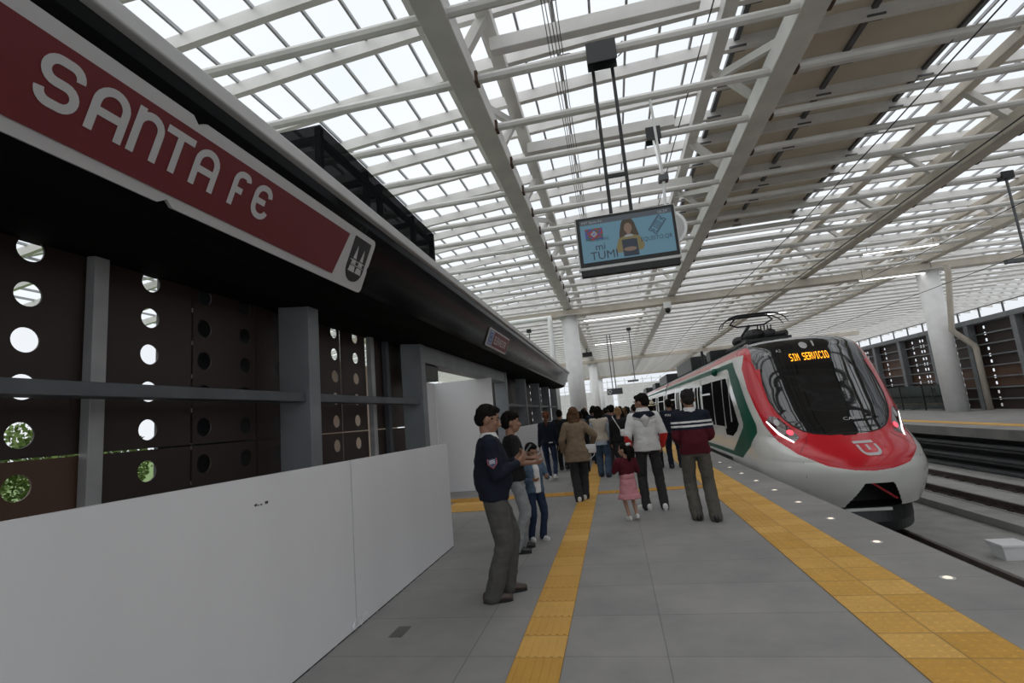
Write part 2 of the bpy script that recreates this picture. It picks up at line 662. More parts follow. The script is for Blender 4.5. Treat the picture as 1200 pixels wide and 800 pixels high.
truss(10.5, .95, 'weathered roof truss above the tracks beyond the beige roof band', M_tan)
truss(16.15, .52, 'roof truss over the pillars of the opposite platform', M_tan)

# cross beams at the pillar rows
for yy in (28.0, 58.0, 88.0):
    mb = MB()
    mb.bbox(-17, 26, yy - .25, yy + .25, 7.02, 7.40, .02)
    structure(mb.build('beam', M_tan))

# round pillars
def pillar(x, y, label):
    t = thing('round_pillar', label, 'pillar', (x, y, 0))
    mb = MB()
    mb.tube([(x, y, 0), (x, y, 7.0)], 0.46, n=40)
    mb.build('shaft', M_pillar, t, smooth=True)
    mb = MB().bbox(x - .62, x + .62, y - .62, y + .62, 7.0, 7.035, .01)
    mb.build('cap_plate', M_white, t)
    return t
pillar(-1.93, 28.0, 'large white round pillar at the end of the black fascia')
pillar(-1.93, 58.0, 'second white round pillar from the sign wall, beyond the crowd')
pillar(-1.93, 88.0, 'third and farthest white round pillar on the near platform')
pillar(16.15, 28.0, 'white round pillar on the opposite platform beside the downpipe')
pillar(16.15, 58.0, 'far white round pillar on the opposite platform, behind the train')

# downpipes
def pipe(label, pts, r, m=M_pillar, name='downpipe'):
    mb = MB()
    mb.tube(pts, r, n=14)
    o = mb.build(name, m, smooth=True)
    return tag(o, label, 'pipe')
pipe('white downpipe beside the large pillar behind the black fascia', [(-2.95, 27.0, 0), (-2.95, 27.05, 6.7), (-2.95, 27.25, 6.95), (-7.5, 27.25, 6.9)], 0.15)
pipe('pale downpipe with an elbow beside the pillar of the opposite platform', [(17.0, 27.2, 0), (17.0, 27.2, 2.9), (16.95, 27.2, 3.05), (16.3, 27.25, 3.75), (16.22, 27.25, 3.9), (16.4, 26.9, 6.6), (16.4, 26.9, 7.0)], 0.125, M_tan)

# ------------------------------------------------------------------ left wall (sign wall)
WX = -2.9
cols = [1.56, 4.58, 7.55, 13.85, 16.95, 20.1, 23.2, 26.3]
for y in cols:
    mb = MB()
    mb.bbox(WX - .34, WX, y - .18, y, 0, 2.95, .006)
    mb.box(WX - .36, WX + .02, y - .20, y + .02, 0, .03)
    structure(mb.build('column', M_steel))
wall_left = bpy.data.objects.new('wall_left', None)
COL.objects.link(wall_left)
structure(wall_left)
PX = -3.4
def perforated(y0, y1, holes_y, zlist, r, m, z0=0.0, z1=3.3):
    """brown board with a column of real round holes for each y in holes_y"""
    mb = MB()
    half = 0.125
    cuts = [y0]
    for h in holes_y:
        cuts += [h - half, h + half]
    cuts.append(y1)
    def quad(a, b, c, d):
        if b - a > 1e-4 and d - c > 1e-4:
            mb.box(PX - .012, PX, a, b, c, d)
    for i in range(0, len(cuts), 2):
        quad(cuts[i], cuts[i + 1], z0, z1)
    N = 24
    for h in holes_y:
        zc = z0
        for zz in sorted(zlist):
            if zz - half < z0 or zz + half > z1:
                continue
            quad(h - half, h + half, zc, zz - half)
            zc = zz + half
            ring_o, ring_i = [], []
            for k in range(N):
                a = 2 * math.pi * k / N
                c_, s_ = math.cos(a), math.sin(a)
                q = half / max(abs(c_), abs(s_))
                ring_o.append((h + c_ * q, zz + s_ * q))
                ring_i.append((h + c_ * r, zz + s_ * r))
            vs = [(PX, a, b) for a, b in ring_o] + [(PX, a, b) for a, b in ring_i] + [(PX - .012, a, b) for a, b in ring_o] + [(PX - .012, a, b) for a, b in ring_i]
            fs = []
            for k in range(N):
                j = (k + 1) % N
                fs += [(k, N + k, N + j, j), (2 * N + k, 2 * N + j, 3 * N + j, 3 * N + k), (N + k, 3 * N + k, 3 * N + j, N + j)]
            mb.add(vs, fs)
        quad(h - half, h + half, zc, z1)
    return mb.build('perforated_panel', m, wall_left)
Z_UP = [1.76 + .283 * i for i in range(0, 6)]
Z_LO = [1.46 - .283 * i for i in range(0, 5)]
def bay(ya, yb, hs, m_lo=M_brown):
    perforated(ya, yb, hs, Z_UP, .077, M_brown, 1.625, 3.4)
    perforated(ya, yb, hs, Z_LO, .077, m_lo, 0.0, 1.612)
bay(0.6, 1.40, [1.0])
bay(1.41, 2.665, [2.30], M_brown_l)
bay(2.675, 3.50, [3.12])
bay(3.515, 4.26, [3.64, 4.13])
bay(4.275, 4.75, [4.60])
bay(5.2, 5.82, [5.70])
bay(5.85, 6.50, [6.23])
bay(6.62, 7.9, [7.2])
for a in (13.7, 16.82, 19.94, 23.06):
    perforated(a, a + 3.11, [a + .9, a + 1.5, a + 2.1], [1.46 + .283 * i for i in range(-3, 7)], .077, M_brown, 0, 3.4)
# studs, some in steel coloured as lit, behind the panels' joints
for yy, m in ((2.67, M_stud), (6.56, M_stud), (7.05, M_steel_d), (4.95, M_steel_d)):
    mb = MB()
    mb.bbox(PX + .015, PX + .09, yy - .05, yy + .05, 0, 3.1, .004)
    mb.build('stud', m, wall_left)
# boards seen behind some of the holes
MB().box(PX - .30, PX - .26, 3.45, 5.3, 0, 3.4).build('backing_board', M_slate, wall_left)
MB().box(PX - 1.25, PX - 1.20, 7.0, 10.1, 0, 2.85).build('backing_board', M_tanboard, wall_left)
# horizontal rails between the columns
for ya, yb in ((-1.5, 1.38), (1.56, 4.40), (4.58, 7.37)):
    mb = MB()
    mb.bbox(WX - .20, WX - .05, ya, yb, 1.945, 2.03, .005)
    mb.build('rail', M_steel_d, wall_left)
for a in (13.85, 16.95, 20.1, 23.2):
    MB().bbox(WX - .20, WX - .05, a, a + 2.9, 1.945, 2.03, .005).build('rail', M_steel_d, wall_left)
# doorway frame
door = bpy.data.objects.new('door_1', None)
COL.objects.link(door)
structure(door)
MB().bbox(WX - .32, WX - .02, 7.551, 13.67, 2.62, 2.95, .006).build('lintel', M_steel, door)
MB().bbox(WX - .02, WX + .06, 7.2, 12.2, 3.0, 3.05, .006).build('light_strip', M_rim, door)

# curved black fascia with metal rim
prof = [(-3.45, 2.95), (-2.95, 2.90), (-2.72, 2.895), (-2.55, 2.91), (-2.43, 2.945), (-2.36, 2.985), (-2.335, 3.03), (-2.155, 3.46), (-2.125, 3.53), (-2.10, 3.60)]
fas = thing('curved_fascia', 'long curved glossy black fascia carrying the station name above the sign wall', 'fascia', (-2.9, 0, 2.9))
FY0, FY1 = -3.0, 25.6
back = [(-2.16, 3.60), (-3.45, 3.60)]
poly = prof + back
mb = MB()
rings = []
for yy in (FY0, FY1):
    rings.append([Vector((px, yy, pz)) for px, pz in poly])
mb.loft(rings)
for q in range(5):
    mb.mi[q] = 1
mb.build('cladding', [M_black, M_soffit], fas)
mb = MB()
mb.bbox(-2.145, -2.045, FY0, FY1, 3.595, 3.70, .012)
mb.build('rim', M_rim, fas)
mb = MB()
mb.tube([(-2.20, FY0, 3.745), (-2.20, FY1, 3.745)], .02, n=6)
yy = 1.8
while yy < 25:
    mb.box(-2.22, -2.18, yy - .03, yy + .03, 3.69, 3.76)
    yy += 1.9
mb.build('cable_rail', M_gutter, fas)

# --- station name sign on the slanted face
A = Vector((-2.36, 0, 2.965)); B = Vector((-2.155, 0, 3.46))
up_s = (B - A).normalized()
nrm = Vector((up_s.z, 0, -up_s.x))     # points to the platform and down
SH = (B - A).length
def smap(off):
    return lambda u, v, d=0: A + Vector((0, u, 0)) + up_s * v + nrm * (off + d)
sign = thing('station_sign', 'long maroon SANTA FE station name sign with white border on the black fascia', 'sign', (-2.3, 2.0, 2.97))
def rrect(u0, u1, v0, v1, r, n=5):
    return arc(u1 - r, v1 - r, r, 0, 90, n) + arc(u0 + r, v1 - r, r, 90, 180, n) + arc(u0 + r, v0 + r, r, 180, 270, n) + arc(u1 - r, v0 + r, r, 270, 360, n)
S0, S1 = -0.6, 4.40
poly = [(S0, 0), (2.16, 0), (2.21, .035), (2.26, 0)] + arc(S1 - .05, .05, .05, -90, 0, 5) + [(S1, .22), (S1 - .012, .235), (S1 - .012, .26), (S1, .275)] + arc(S1 - .05, SH - .05, .05, 0, 90, 5) + [(2.29, SH), (2.24, SH - .035), (2.19, SH), (S0, SH)]
mb = MB()
mb.prism(poly, smap(.004), .03)
mb.build('border_plate', M_signwhite, sign)
mb = MB()
mb.prism([(S0 + .05, .062), (3.86, .062), (3.93, SH - .075), (S0 + .05, SH - .075)], smap(.036), .006)
mb.build('name_field', M_signred, sign)
mb = MB()
u0, u1 = 4.03, 4.32
mb.prism([(u0, .20)] + arc((u0 + u1) / 2, .20, .145, 180, 360, 14, ry=.13)[1:-1] + [(u1, .20), (u1, SH - .055), (u0, SH - .055)], smap(.036), .006)
mb.build('emblem_field', M_signblack, sign)
# lettering: rounded strokes
mb = MB()
fm = smap(.045)
W = .040
def letter(ch, u, v0, h, wdt):
    v1 = v0 + h
    m_ = W / 2
    l, r, b, t = u + m_, u + wdt - m_, v0 + m_, v1 - m_
    rad = min(.07, (r - l) / 2)
    q = lambda pts: stroke(mb, pts, W, fm)
    mid = (b + t) / 2
    if ch == 'S':
        rr = (t - b) / 4
        q(arc(r - rr, t - rr, rr, 0, 90, 6) + arc(l + rr, t - rr, rr, 90, 270, 10) + arc(r - rr, b + rr, rr, 90, -90, 10) + arc(l + rr, b + rr, rr, 270, 180, 6))
    if ch in 'AN':
        q([(l, v0)] + arc(l + rad, t - rad, rad, 180, 90, 6) + arc(r - rad, t - rad, rad, 90, 0, 6) + [(r, v0)])
        if ch == 'A':
            stroke(mb, [(l + W * .4, mid - .015), (r - W * .4, mid - .015)], W, smap(.0455))
        else:
            stroke(mb, [(l, t - .09), (l, v1 + .004)], W, smap(.0455))
    if ch == 'T':
        q([(u, t), (u + wdt, t)])
        stroke(mb, [(u + wdt / 2, v0), (u + wdt / 2, t)], W, smap(.0455))
    if ch == 'F':
        q([(l, v0)] + arc(l + rad, t - rad, rad, 180, 90, 6) + arc(r - rad * .6, t - rad * .6, rad * .6, 90, 0, 4))
        stroke(mb, [(l, mid - .01), (r - .03, mid - .01)], W, smap(.0455))
    if ch == 'E':
        q(arc(r - rad * .8, t - rad * .8, rad * .8, 0, 90, 5) + arc(l + rad, t - rad, rad, 90, 180, 6) + arc(l + rad, b + rad, rad, 180, 270, 6) + arc(r - rad * .8, b + rad * .8, rad * .8, 270, 350, 5))
        stroke(mb, [(l, mid), (r - .03, mid)], W, smap(.0455))
LH, LV = .235, .178
for ch, u, wdt in (('S', 1.505, .18), ('A', 1.725, .18), ('N', 1.93, .165), ('T', 2.10, .18), ('A', 2.305, .175), ('F', 2.60, .14), ('E', 2.79, .165)):
    if ch == 'F':
        mb.build('lettering', M_signwhite, sign)
        mb = MB()
    letter(ch, u - .028, LV, LH, wdt)
mb.build('lettering', M_signwhite, sign)
mb = MB()
c0 = (u0 + u1) / 2
for cx_, sgn, hh in ((c0 - .06, 1, .25), (c0 + .06, -1, .24)):
    base = .155
    for (lo, hi) in ((0, .055), (.075, .115), (.125, hh)):
        wl = lambda q: .052 * (1 - q / hh) + .002
        mb.add([fm(cx_ - wl(lo), base + lo), fm(cx_ + wl(lo), base + lo), fm(cx_ + wl(hi), base + hi), fm(cx_ - wl(hi), base + hi)], [(0, 1, 2, 3)])
stroke(mb, [(c0 - .125, .262), (c0 + .125, .262)], .008, fm)
stroke(mb, [(c0 - .10, .222), (c0 + .12, .222)], .008, fm)
mb.build('emblem', M_signwhite, sign)

# --- small lift sign further along
ds = thing('direction_sign', 'small maroon and blue lift sign with white border on the fascia over the doorway', 'sign', (-2.3, 9.9, 3.05))
mb = MB()
mb.prism(rrect(9.22, 10.98, .10, .46, .02, 2), smap(.012), .022)
mb.build('border_plate', M_signwhite, ds)
mb = MB()
mb.prism([(9.62, .135), (10.94, .135), (10.94, .43), (9.62, .43)], smap(.036), .004)
mb.build('name_field', M_signred, ds)
mb = MB()
mb.prism([(9.26, .135), (9.58, .135), (9.58, .43), (9.26, .43)], smap(.036), .004)
mb.build('symbol_field', M_signblue, ds)
mb = MB()
text_mesh('ELEVADOR', .22, lambda a, b: smap(.043)(9.70 + a * .98, .20 + b), mb, bold=.004)
mb.build('lettering', M_signwhite, ds)
mb = MB()
stroke(mb, [(9.31, .17), (9.31, .40), (9.53, .40), (9.53, .17)], .02, smap(.043), closed=True)
stroke(mb, [(9.38, .31), (9.42, .36), (9.46, .31)], .02, smap(.043))
stroke(mb, [(9.38, .26), (9.42, .21), (9.46, .26)], .02, smap(.043))
mb.build('symbol', M_signwhite, ds)

# --- net covered enclosure on top of the fascia
cage = thing('netted_enclosure', 'black net covered box frame standing on top of the fascia behind the sign', 'enclosure', (-3.3, 6.5, 3.6))
bx0, bx1, by0, by1, bz0, bz1 = -3.75, -2.9, 4.73, 8.40, 3.605, 5.10
mb = MB()
mb.add([(bx0, by0, bz0), (bx1, by0, bz0), (bx1, by1, bz0), (bx0, by1, bz0), (bx0, by0, bz1), (bx1, by0, bz1), (bx1, by1, bz1), (bx0, by1, bz1)],
       [(4, 5, 6, 7), (0, 1, 5, 4), (1, 2, 6, 5), (2, 3, 7, 6), (3, 0, 4, 7)])
mb.build('netting', M_net, cage)
ys = [by0 + .05, by0 + 1.15, by0 + 1.55, by0 + 2.75, by1 - .05]
for yy in ys:
    for xx in (bx0 + .05, bx1 - .05):
        MB().box(xx - .035, xx + .035, yy - .035, yy + .035, bz0, bz1 - .01).build('frame_post', M_blackmet, cage)
mb = MB()
for xx in (bx0 + .05, bx1 - .05):
    for zz in (bz0 + .15, bz0 + .75, bz1 - .15):
        mb.box(xx - .03, xx + .03, by0 + .02, by1 - .02, zz - .04, zz + .04)
for yy in ys:
    mb.box(bx0 + .02, bx1 - .02, yy - .03, yy + .03, bz1 - .19, bz1 - .11)
for i in range(len(ys) - 1):
    mb.beam((bx1 - .05, ys[i], bz0 + .15), (bx1 - .05, ys[i + 1], bz0 + .75), .04, .04)
mb.build('frame_rails', M_blackmet, cage)

# --- white hoardings
def hoarding(y0, y1, x, zt0, zt1, label, t=.05):
    mb = MB()
    g = .004
    vs = []
    for xx in (x - t, x):
        vs += [(xx, y0 + g, .012), (xx, y1 - g, .012), (xx, y1 - g, zt1), (xx, y0 + g, zt0)]
    mb.add(vs, [(0, 1, 2, 3), (7, 6, 5, 4), (0, 4, 5, 1), (1, 5, 6, 2), (2, 6, 7, 3), (3, 7, 4, 0)])
    th = thing('hoarding_panel', label, 'hoarding panel', (x - t / 2, (y0 + y1) / 2, 0), group='white hoarding boards')
    mb.build('board', M_hoard, th)
    mb = MB()
    n = 14
    for i in range(n):
        ya = y0 + (y1 - y0) * (i + .15) / n
        yb = y0 + (y1 - y0) * (i + .95) / n
        mb.box(x - t + .005, x - .004, ya, yb, 0, .013)
    mb.build('bottom_gasket', M_dark, th)
    mb = MB()
    mb.box(x - t - .05, x - t, y0 + .05, y1 - .05, .0, .06)
    mb.box(x - t - .05, x - t, y0 + .05, y1 - .05, zt1 - .14, zt1 - .08)
    mb.build('back_rail', M_tanboard, th)
    return th
hoarding(-0.4, 4.03, -2.29, 1.405, 1.366, 'nearest long white hoarding board under the station name sign')
hoarding(4.04, 6.58, -2.29, 1.366, 1.343, 'second white hoarding board, ending beside the man in the navy sweater')
hoarding(13.95, 19.5, -2.83, 1.33, 1.33, 'white hoarding board behind the boys, past the doorway')
hoarding(19.5, 25.4, -2.83, 1.33, 1.33, 'farthest white hoarding board, short of the large round pillar')
# small scuff on the near board and torn plastic at the joint
mb = MB()
for a, b, s_ in ((2.86, 1.205, .012), (2.885, 1.20, .006), (2.91, 1.20, .008), (2.96, 1.205, .014)):
    mb.box(-2.2895, -2.288, a - s_, a + s_, b - s_ * .6, b + s_ * .6)
tag(mb.build('sticker_residue', M_slate), 'small dark glue marks near the top of the first hoarding board', 'mark')
random.seed(3)
mb = MB()
for i in range(9):
    a = Vector((-2.285 + random.random() * .015, 3.96 + random.random() * .17, random.random() * .05))
    p = [a + Vector((random.random() * .025, random.uniform(-.05, .05), random.uniform(0, .07))) for _ in range(3)]
    for q in p:
        q.x = max(q.x, -2.287); q.z = max(q.z, .002)
    mb.add(p + [q + Vector((.003, 0, 0)) for q in p], [(0, 1, 2), (5, 4, 3), (0, 3, 4, 1), (1, 4, 5, 2), (2, 5, 3, 0)])
tag(mb.build('torn_plastic', mat('white_plastic', (.75, .75, .76), .4)), 'torn white plastic sheet at the foot of the hoarding joint', 'plastic scrap')
# tall white boards closing the doorway
def tallboard(label, vs, z):
    mb = MB()
    (xa, ya), (xb, yb) = vs
    mb.beam((xa, ya, z / 2), (xb, yb, z / 2), .05, z)
    th = thing('partition_board', label, 'partition board', ((xa + xb) / 2, (ya + yb) / 2, 0), group='tall white boards in the doorway')
    mb.build('board', M_hoard, th)
    mb = MB()
    d = Vector((xb - xa, yb - ya, 0)).normalized()
    nn = Vector((-d.y, d.x, 0)) * .045
    if nn.y < 0:
        nn = -nn
    mb.beam(Vector((xa, ya, 1.2)) + nn + d * .03, Vector((xb, yb, 1.2)) + nn - d * .03, .035, .06)
    mb.build('back_rail', M_tanboard, th)
tallboard('wide tall white board closing off the doorway behind the man in navy', ((-4.28, 11.7), (-2.84, 11.7)), 2.62)
tallboard('narrow tall white board at the left side of the doorway', ((-4.30, 10.2), (-4.30, 11.66)), 2.62)
spk = thing('wall_box', 'small black box hanging from the doorway lintel', 'box', (-3.2, 7.9, 2.4))
MB().bbox(-3.35, -2.98, 7.75, 8.35, 2.36, 2.615, .01).build('case', M_blackmet, spk)
MB().box(-3.05, -3.0, 7.73, 7.75, 2.54, 2.58).build('lens', M_signwhite, spk)

# ------------------------------------------------------------------ wall of the opposite platform
wall_right = bpy.data.objects.new('wall_right', None)
COL.objects.link(wall_right)
structure(wall_right)
RX = 17.1
y = 24.85 - 2.95 * 9
while y < 80:
    MB().bbox(RX, RX + .32, y - .14, y + .14, 0, 4.05, .01).build('column', M_steel, wall_right)
    if y < 62:
        b0, b1 = y + .0, y + 2.95
        nz_ = 4
        for k in range(nz_):
            za, zb = k * 1.015, (k + 1) * 1.015 - .012
            mb = MB()
            # pairs of perforated strips: real slots made of rows between small square holes
            hy = [[b0 + 1.55, b0 + 1.80], [b0 + 1.2, b0 + 1.45, b0 + 2.2], [b0 + 2.3]][int(round(y / 2.95)) % 3]
            hz = [za + .20 + .30 * q for q in range(3)]
            rr = .07
            xa, xb = RX + .36, RX + .38
            ycut = b0
            for h in hy:
                mb.box(xa, xb, ycut, h - rr, za, zb)
                zc = za
                for q in hz:
                    mb.box(xa, xb, h - rr, h + rr, zc, q - rr)
                    zc = q + rr
                mb.box(xa, xb, h - rr, h + rr, zc, zb)
                ycut = h + rr
            mb.box(xa, xb, ycut, b1, za, zb)
            lo = (int(y * 7) + k) % 3 == 0
            mb.build('perforated_panel', M_brown_l if lo else M_brown, wall_right)
            for zz in (zb - .02, za + .46):
                MB().box(RX + .22, RX + .30, y + .14, y + 2.81, zz, zz + .06).build('rail', M_steel, wall_right)
    y += 2.95
mb = MB().bbox(RX - .02, RX + .36, -6, 80, 4.05, 4.28, .01)
mb.build('top_beam', M_steel, wall_right)
mb = MB()
y = -4.0
while y < 78:
    mb.box(RX + .12, RX + .17, y - .03, y + .03, 4.28, 4.75)
    y += 1.47
mb.tube([(RX + .14, -6, 4.75), (RX + .14, 80, 4.75)], .025, n=6)
mb.build('clerestory_posts', M_gutter, wall_right)
# glass barrier in front of the wall
gb = thing('glass_barrier', 'dark glass barrier along the back of the opposite platform', 'barrier', (16.7, 36, 0))
M_dglass = see_through('dark_glass', (0.32, 0.36, 0.36), 0.65, milky=False)
for i in range(9):
    ya = 29.3 + i * 2.2
    MB().box(16.68, 16.70, ya + .05, ya + 2.1, .08, 1.35).build('pane', M_dglass, gb)
    MB().bbox(16.66, 16.72, ya - .03, ya + .03, 0, 1.45, .005).build('post', M_blackmet, gb)
# ledge pipes under the opposite platform edge
for z, lab in ((-.55, 'upper'), (-.95, 'middle'), (-1.30, 'lower')):
    mb = MB()
    mb.bbox(11.05, 11.30, -6, 85, z - .05, z + .05, .01)
    mb.box(11.15, 11.34, -6, 85, z - .16, z - .09)
    tag(mb.build('cable_duct', M_gutter), f'{lab} dark cable duct along the wall under the opposite platform', 'duct', 'cable ducts under the opposite platform')

# far end lattice screen
mb = MB()
for i in range(25):
    x = -12 + i * 1.6
    mb.box(x - .05, x + .05, 94.0, 94.1, -1, 7.0)
for i in range(7):
    mb.box(-12, 27, 94.0, 94.1, i * 1.1 - .04, i * 1.1 + .04)
structure(mb.build('wall_back', M_white))
mb = MB()
for x, w_, h_ in ((-14, 14, 5.2), (1, 12, 6.2), (14, 14, 5.0)):
    mb.box(x, x + w_, 99, 103, -.3, h_)
structure(mb.build('exterior_buildings', mat('pale_buildings', (.5, .5, .48), .8)))
# ================================================================== TRACK
def rail(x, label, z=-1.15):
    mb = MB()
    pr_ = [(-.07, -.17), (.07, -.17), (.07, -.155), (.012, -.135), (.012, -.045), (.035, -.03), (.035, 0), (-.035, 0), (-.035, -.03), (-.012, -.045), (-.012, -.135), (-.07, -.155)]
    mb.loft([[Vector((x + a, yy, z + b)) for a, b in pr_] for yy in (-6, 90)])
    t = thing('track_rail', label, 'rail', (x, 0, z - .17), group='running rails')
    mb.build('rail_bar', M_rail, t)
    y = 3.2
    c0_ = None
    while y < 34:
        if c0_ is None:
            mb = MB()
            for sx in (-1, 1):
                mb.bbox(x + sx * .05 - .05, x + sx * .05 + .05, y - .07, y + .07, z - .205, z - .125, .008)
                mb.tube([(x + sx * .085, y, z - .13), (x + sx * .085, y, z - .085)], .02, n=6)
            c0_ = mb.build('rail_clip', M_rail, t)
        else:
            c = c0_.copy()
            COL.objects.link(c)
            c.parent = t
            c.location.y = y - 3.2
        y += .65
    mb = MB()
    mb.box(x - .16, x + .16, -6, 90, z - .345, z - .168)
    mb.build('plinth', M_conc, t)
rail(5.10, 'rusty rail nearest the near platform edge, running under the train')
rail(8.10, 'rail of the empty track, on the side of the train')
rail(9.50, 'rail of the empty track, on the side of the opposite platform')
# raised slab of the empty track
structure(MB().bbox(7.40, 10.6, -6, 90, -1.5, -1.33, .01).build('floor_slab_track', M_conc))
# junction box on the track bed
jb = thing('junction_box', 'small grey lidded box on the track bed between the two tracks', 'box', (6.3, 10.4, -1.5))
mb = MB()
mb.loft([[Vector((6.3 + sx * a, 10.4 + sy * b, z)) for sx, sy in ((-1, -1), (1, -1), (1, 1), (-1, 1))] for a, b, z in ((.17, .15, -1.5), (.21, .19, -1.28))])
mb.build('body', M_hoard, jb)
MB().bbox(6.07, 6.53, 10.19, 10.61, -1.28, -1.235, .01).build('lid', M_hoard, jb)
mb = MB()
mb.tube([(6.52, 10.3, -1.36), (6.9, 10.2, -1.40), (7.05, 9.95, -1.46), (7.25, 9.75, -1.47)], .02, n=6)
tag(mb.build('cable', M_signwhite), 'grey cable from the junction box on the track bed', 'cable')
mb = MB()
mb.bbox(6.6, 7.1, 9.0, 9.5, -1.5, -1.43, .01)
tag(mb.build('cover_plate', M_steel), 'dark flat metal plate on the track bed beside the junction box', 'plate')

# platform edge marker lights
M_led = glow('marker_led', (1.0, 0.86, 0.70), 1.1)
sg = 'marker lights along the platform edge'
names = ['nearest round marker light in the platform edge', 'second marker light in the platform edge from the near end', 'third marker light in the platform edge from the near end', 'fourth marker light in the platform edge from the near end',
         'fifth marker light in the platform edge, beside the striped sweater man', 'sixth marker light in the platform edge, level with the train nose', 'seventh marker light in the platform edge', 'eighth marker light in the platform edge', 'ninth marker light in the platform edge']
for i in range(9):
    y = 4.90 + 1.13 * i
    t = thing('marker_light', names[i], 'floor light', (2.49, y, 0), group=sg)
    mb = MB()
    mb.tube([(2.49, y, 0), (2.49, y, .004)], .055, n=20)
    mb.build('bezel', M_rim, t)
    mb = MB()
    mb.tube([(2.49, y, .004), (2.49, y, .010)], [.034, .024], n=16)
    mb.build('lens', M_led, t)
# small marks on the floor
t = tag(MB().box(-1.94, -1.83, 3.88, 4.08, 0, .002).build('floor_plate', M_conc_d), 'small dark rectangular plate in the floor near the hoarding', 'plate')

# ================================================================== TRAIN
TX = 4.45
M_tw = mat('train_white', (0.60, 0.60, 0.57), 0.22, var=0.02, coat=0.6)
M_tr = mat('train_red', (0.50, 0.012, 0.022), 0.22, var=0.03, spec=0.3, coat=0.35)
M_tg = mat('train_green', (0.008, 0.085, 0.055), 0.45, var=0.05, spec=0.2)
M_tglass = mat('train_glass', (0.008, 0.009, 0.010), 0.03, var=0.1, spec=0.7, coat=0.3)
M_swin = mat('train_side_glass', (0.010, 0.010, 0.011), 0.65, var=0.1, spec=0.0)
M_tblack = mat('train_gloss_black', (0.012, 0.012, 0.013), 0.10, var=0.1, coat=0.8)
M_roofgrey = mat('train_roof_grey', (0.10, 0.10, 0.105), 0.5)
train = thing('train', 'red, white and green passenger train with black windscreen standing at the platform', 'train', (TX, 10.3, -1.25))
def lerp_tab(tab, z):
    if z <= tab[0][0]:
        return tab[0][1]
    for (a, b), (c, d) in zip(tab, tab[1:]):
        if z <= c:
            t = (z - a) / (c - a)
            return b + (d - b) * t
    return tab[-1][1]
def smooth_tab(tab):
    """Catmull-Rom resample so the profile has no kinks"""
    out_ = []
    n = len(tab)
    for i in range(n - 1):
        p0 = tab[max(0, i - 1)]; p1 = tab[i]; p2 = tab[i + 1]; p3 = tab[min(n - 1, i + 2)]
        for k in range(8):
            t = k / 8
            z = p1[0] + (p2[0] - p1[0]) * t
            m1 = (p2[1] - p0[1]) / (p2[0] - p0[0]); m2 = (p3[1] - p1[1]) / (p3[0] - p1[0])
            h = p2[0] - p1[0]
            v = (2 * t**3 - 3 * t**2 + 1) * p1[1] + (t**3 - 2 * t**2 + t) * h * m1 + (-2 * t**3 + 3 * t**2) * p2[1] + (t**3 - t**2) * h * m2
            out_.append((z, v))
    out_.append(tab[-1])
    return out_
YC = smooth_tab([(-.62, 10.72), (-.3, 10.45), (.0, 10.32), (.18, 10.33), (.36, 10.46), (.54, 10.74), (.74, 11.10), (1.2, 11.48), (1.7, 11.83), (2.16, 12.12), (2.5, 12.34), (2.72, 12.52), (2.86, 12.80), (2.95, 13.25), (3.0, 13.9), (3.03, 14.9)])
HW = smooth_tab([(-.62, 1.40), (-.3, 1.46), (0, 1.5), (.5, 1.5), (1.2, 1.5), (1.8, 1.475), (2.3, 1.41), (2.6, 1.33), (2.8, 1.18), (2.9, 1.0), (2.97, .74), (3.0, .50), (3.03, .12)])
DD = smooth_tab([(-.62, 1.7), (.0, 1.9), (.6, 1.95), (1.2, 1.6), (2.0, 1.3), (2.6, 1.15), (2.9, 1.2), (3.03, 1.0)])
def NX(z):
    return 2.2 + 1.0 * min(1, max(0, (z - .25) / .75))
def nose_y(x, z):
    hw, yc, d, n = lerp_tab(HW, z), lerp_tab(YC, z), lerp_tab(DD, z), NX(z)
    q = min(1.0, abs(x) / hw)
    return yc + d * (1 - (1 - q ** n) ** (1 / n))
YJ = 16.6
def plan(z, k, NF, NS):
    """k in 0..NF+NS: front arc then straight side (for +x)"""
    hw, yc, d, n = lerp_tab(HW, z), lerp_tab(YC, z), lerp_tab(DD, z), NX(z)
    if k <= NF:
        a = (k / NF) * math.pi / 2
        x = hw * math.sin(a) ** (2 / n)
        return x, yc + d * (1 - math.cos(a) ** (2 / n))
    t = (k - NF) / NS
    return hw, (yc + d) + (YJ - yc - d) * t
XB = [(.085, .02), (.11, .32), (.19, .69), (.40, 1.035), (.617, 1.20), (.98, 1.325), (1.36, 1.368), (1.8, 1.39), (2.28, 1.36), (2.46, 1.30), (2.62, 1.24)]
GX = [(.69, .02), (.705, .30), (.747, .58), (.82, .76), (.92, .88), (1.05, .975), (1.19, 1.045), (1.46, 1.115), (1.85, 1.12), (2.20, 1.07)]
BX = [(2.20, 1.15), (2.40, 1.17), (2.80, 1.09), (2.90, .98), (3.03, .5)]
GO = [(13.41, .13), (12.47, .474), (12.05, .80), (12.06, .98), (12.41, 1.41), (12.87, 2.02), (13.5, 2.50), (14.0, 2.52)]
GI = [(14.3, .24), (13.63, .56), (12.90, .90), (12.86, 1.0), (13.06, 1.31), (13.54, 1.85), (14.0, 2.33), (14.17, 2.37)]
def inpoly(px, py, poly):
    c = False
    n = len(poly)
    for i in range(n):
        x1, y1 = poly[i]; x2, y2 = poly[(i + 1) % n]
        if (y1 > py) != (y2 > py) and px < (x2 - x1) * (py - y1) / (y2 - y1) + x1:
            c = not c
    return c
GPOLY = GO + [(YJ, 2.52), (YJ, 2.38)] + GI[::-1] + [(YJ, .24), (YJ, .13)]
WPOLY = [(14.15, .62), (13.6, .78), (13.28, .95), (13.67, 1.53), (14.24, 2.11), (14.3, 2.14), (YJ, 2.14), (YJ, .62)]
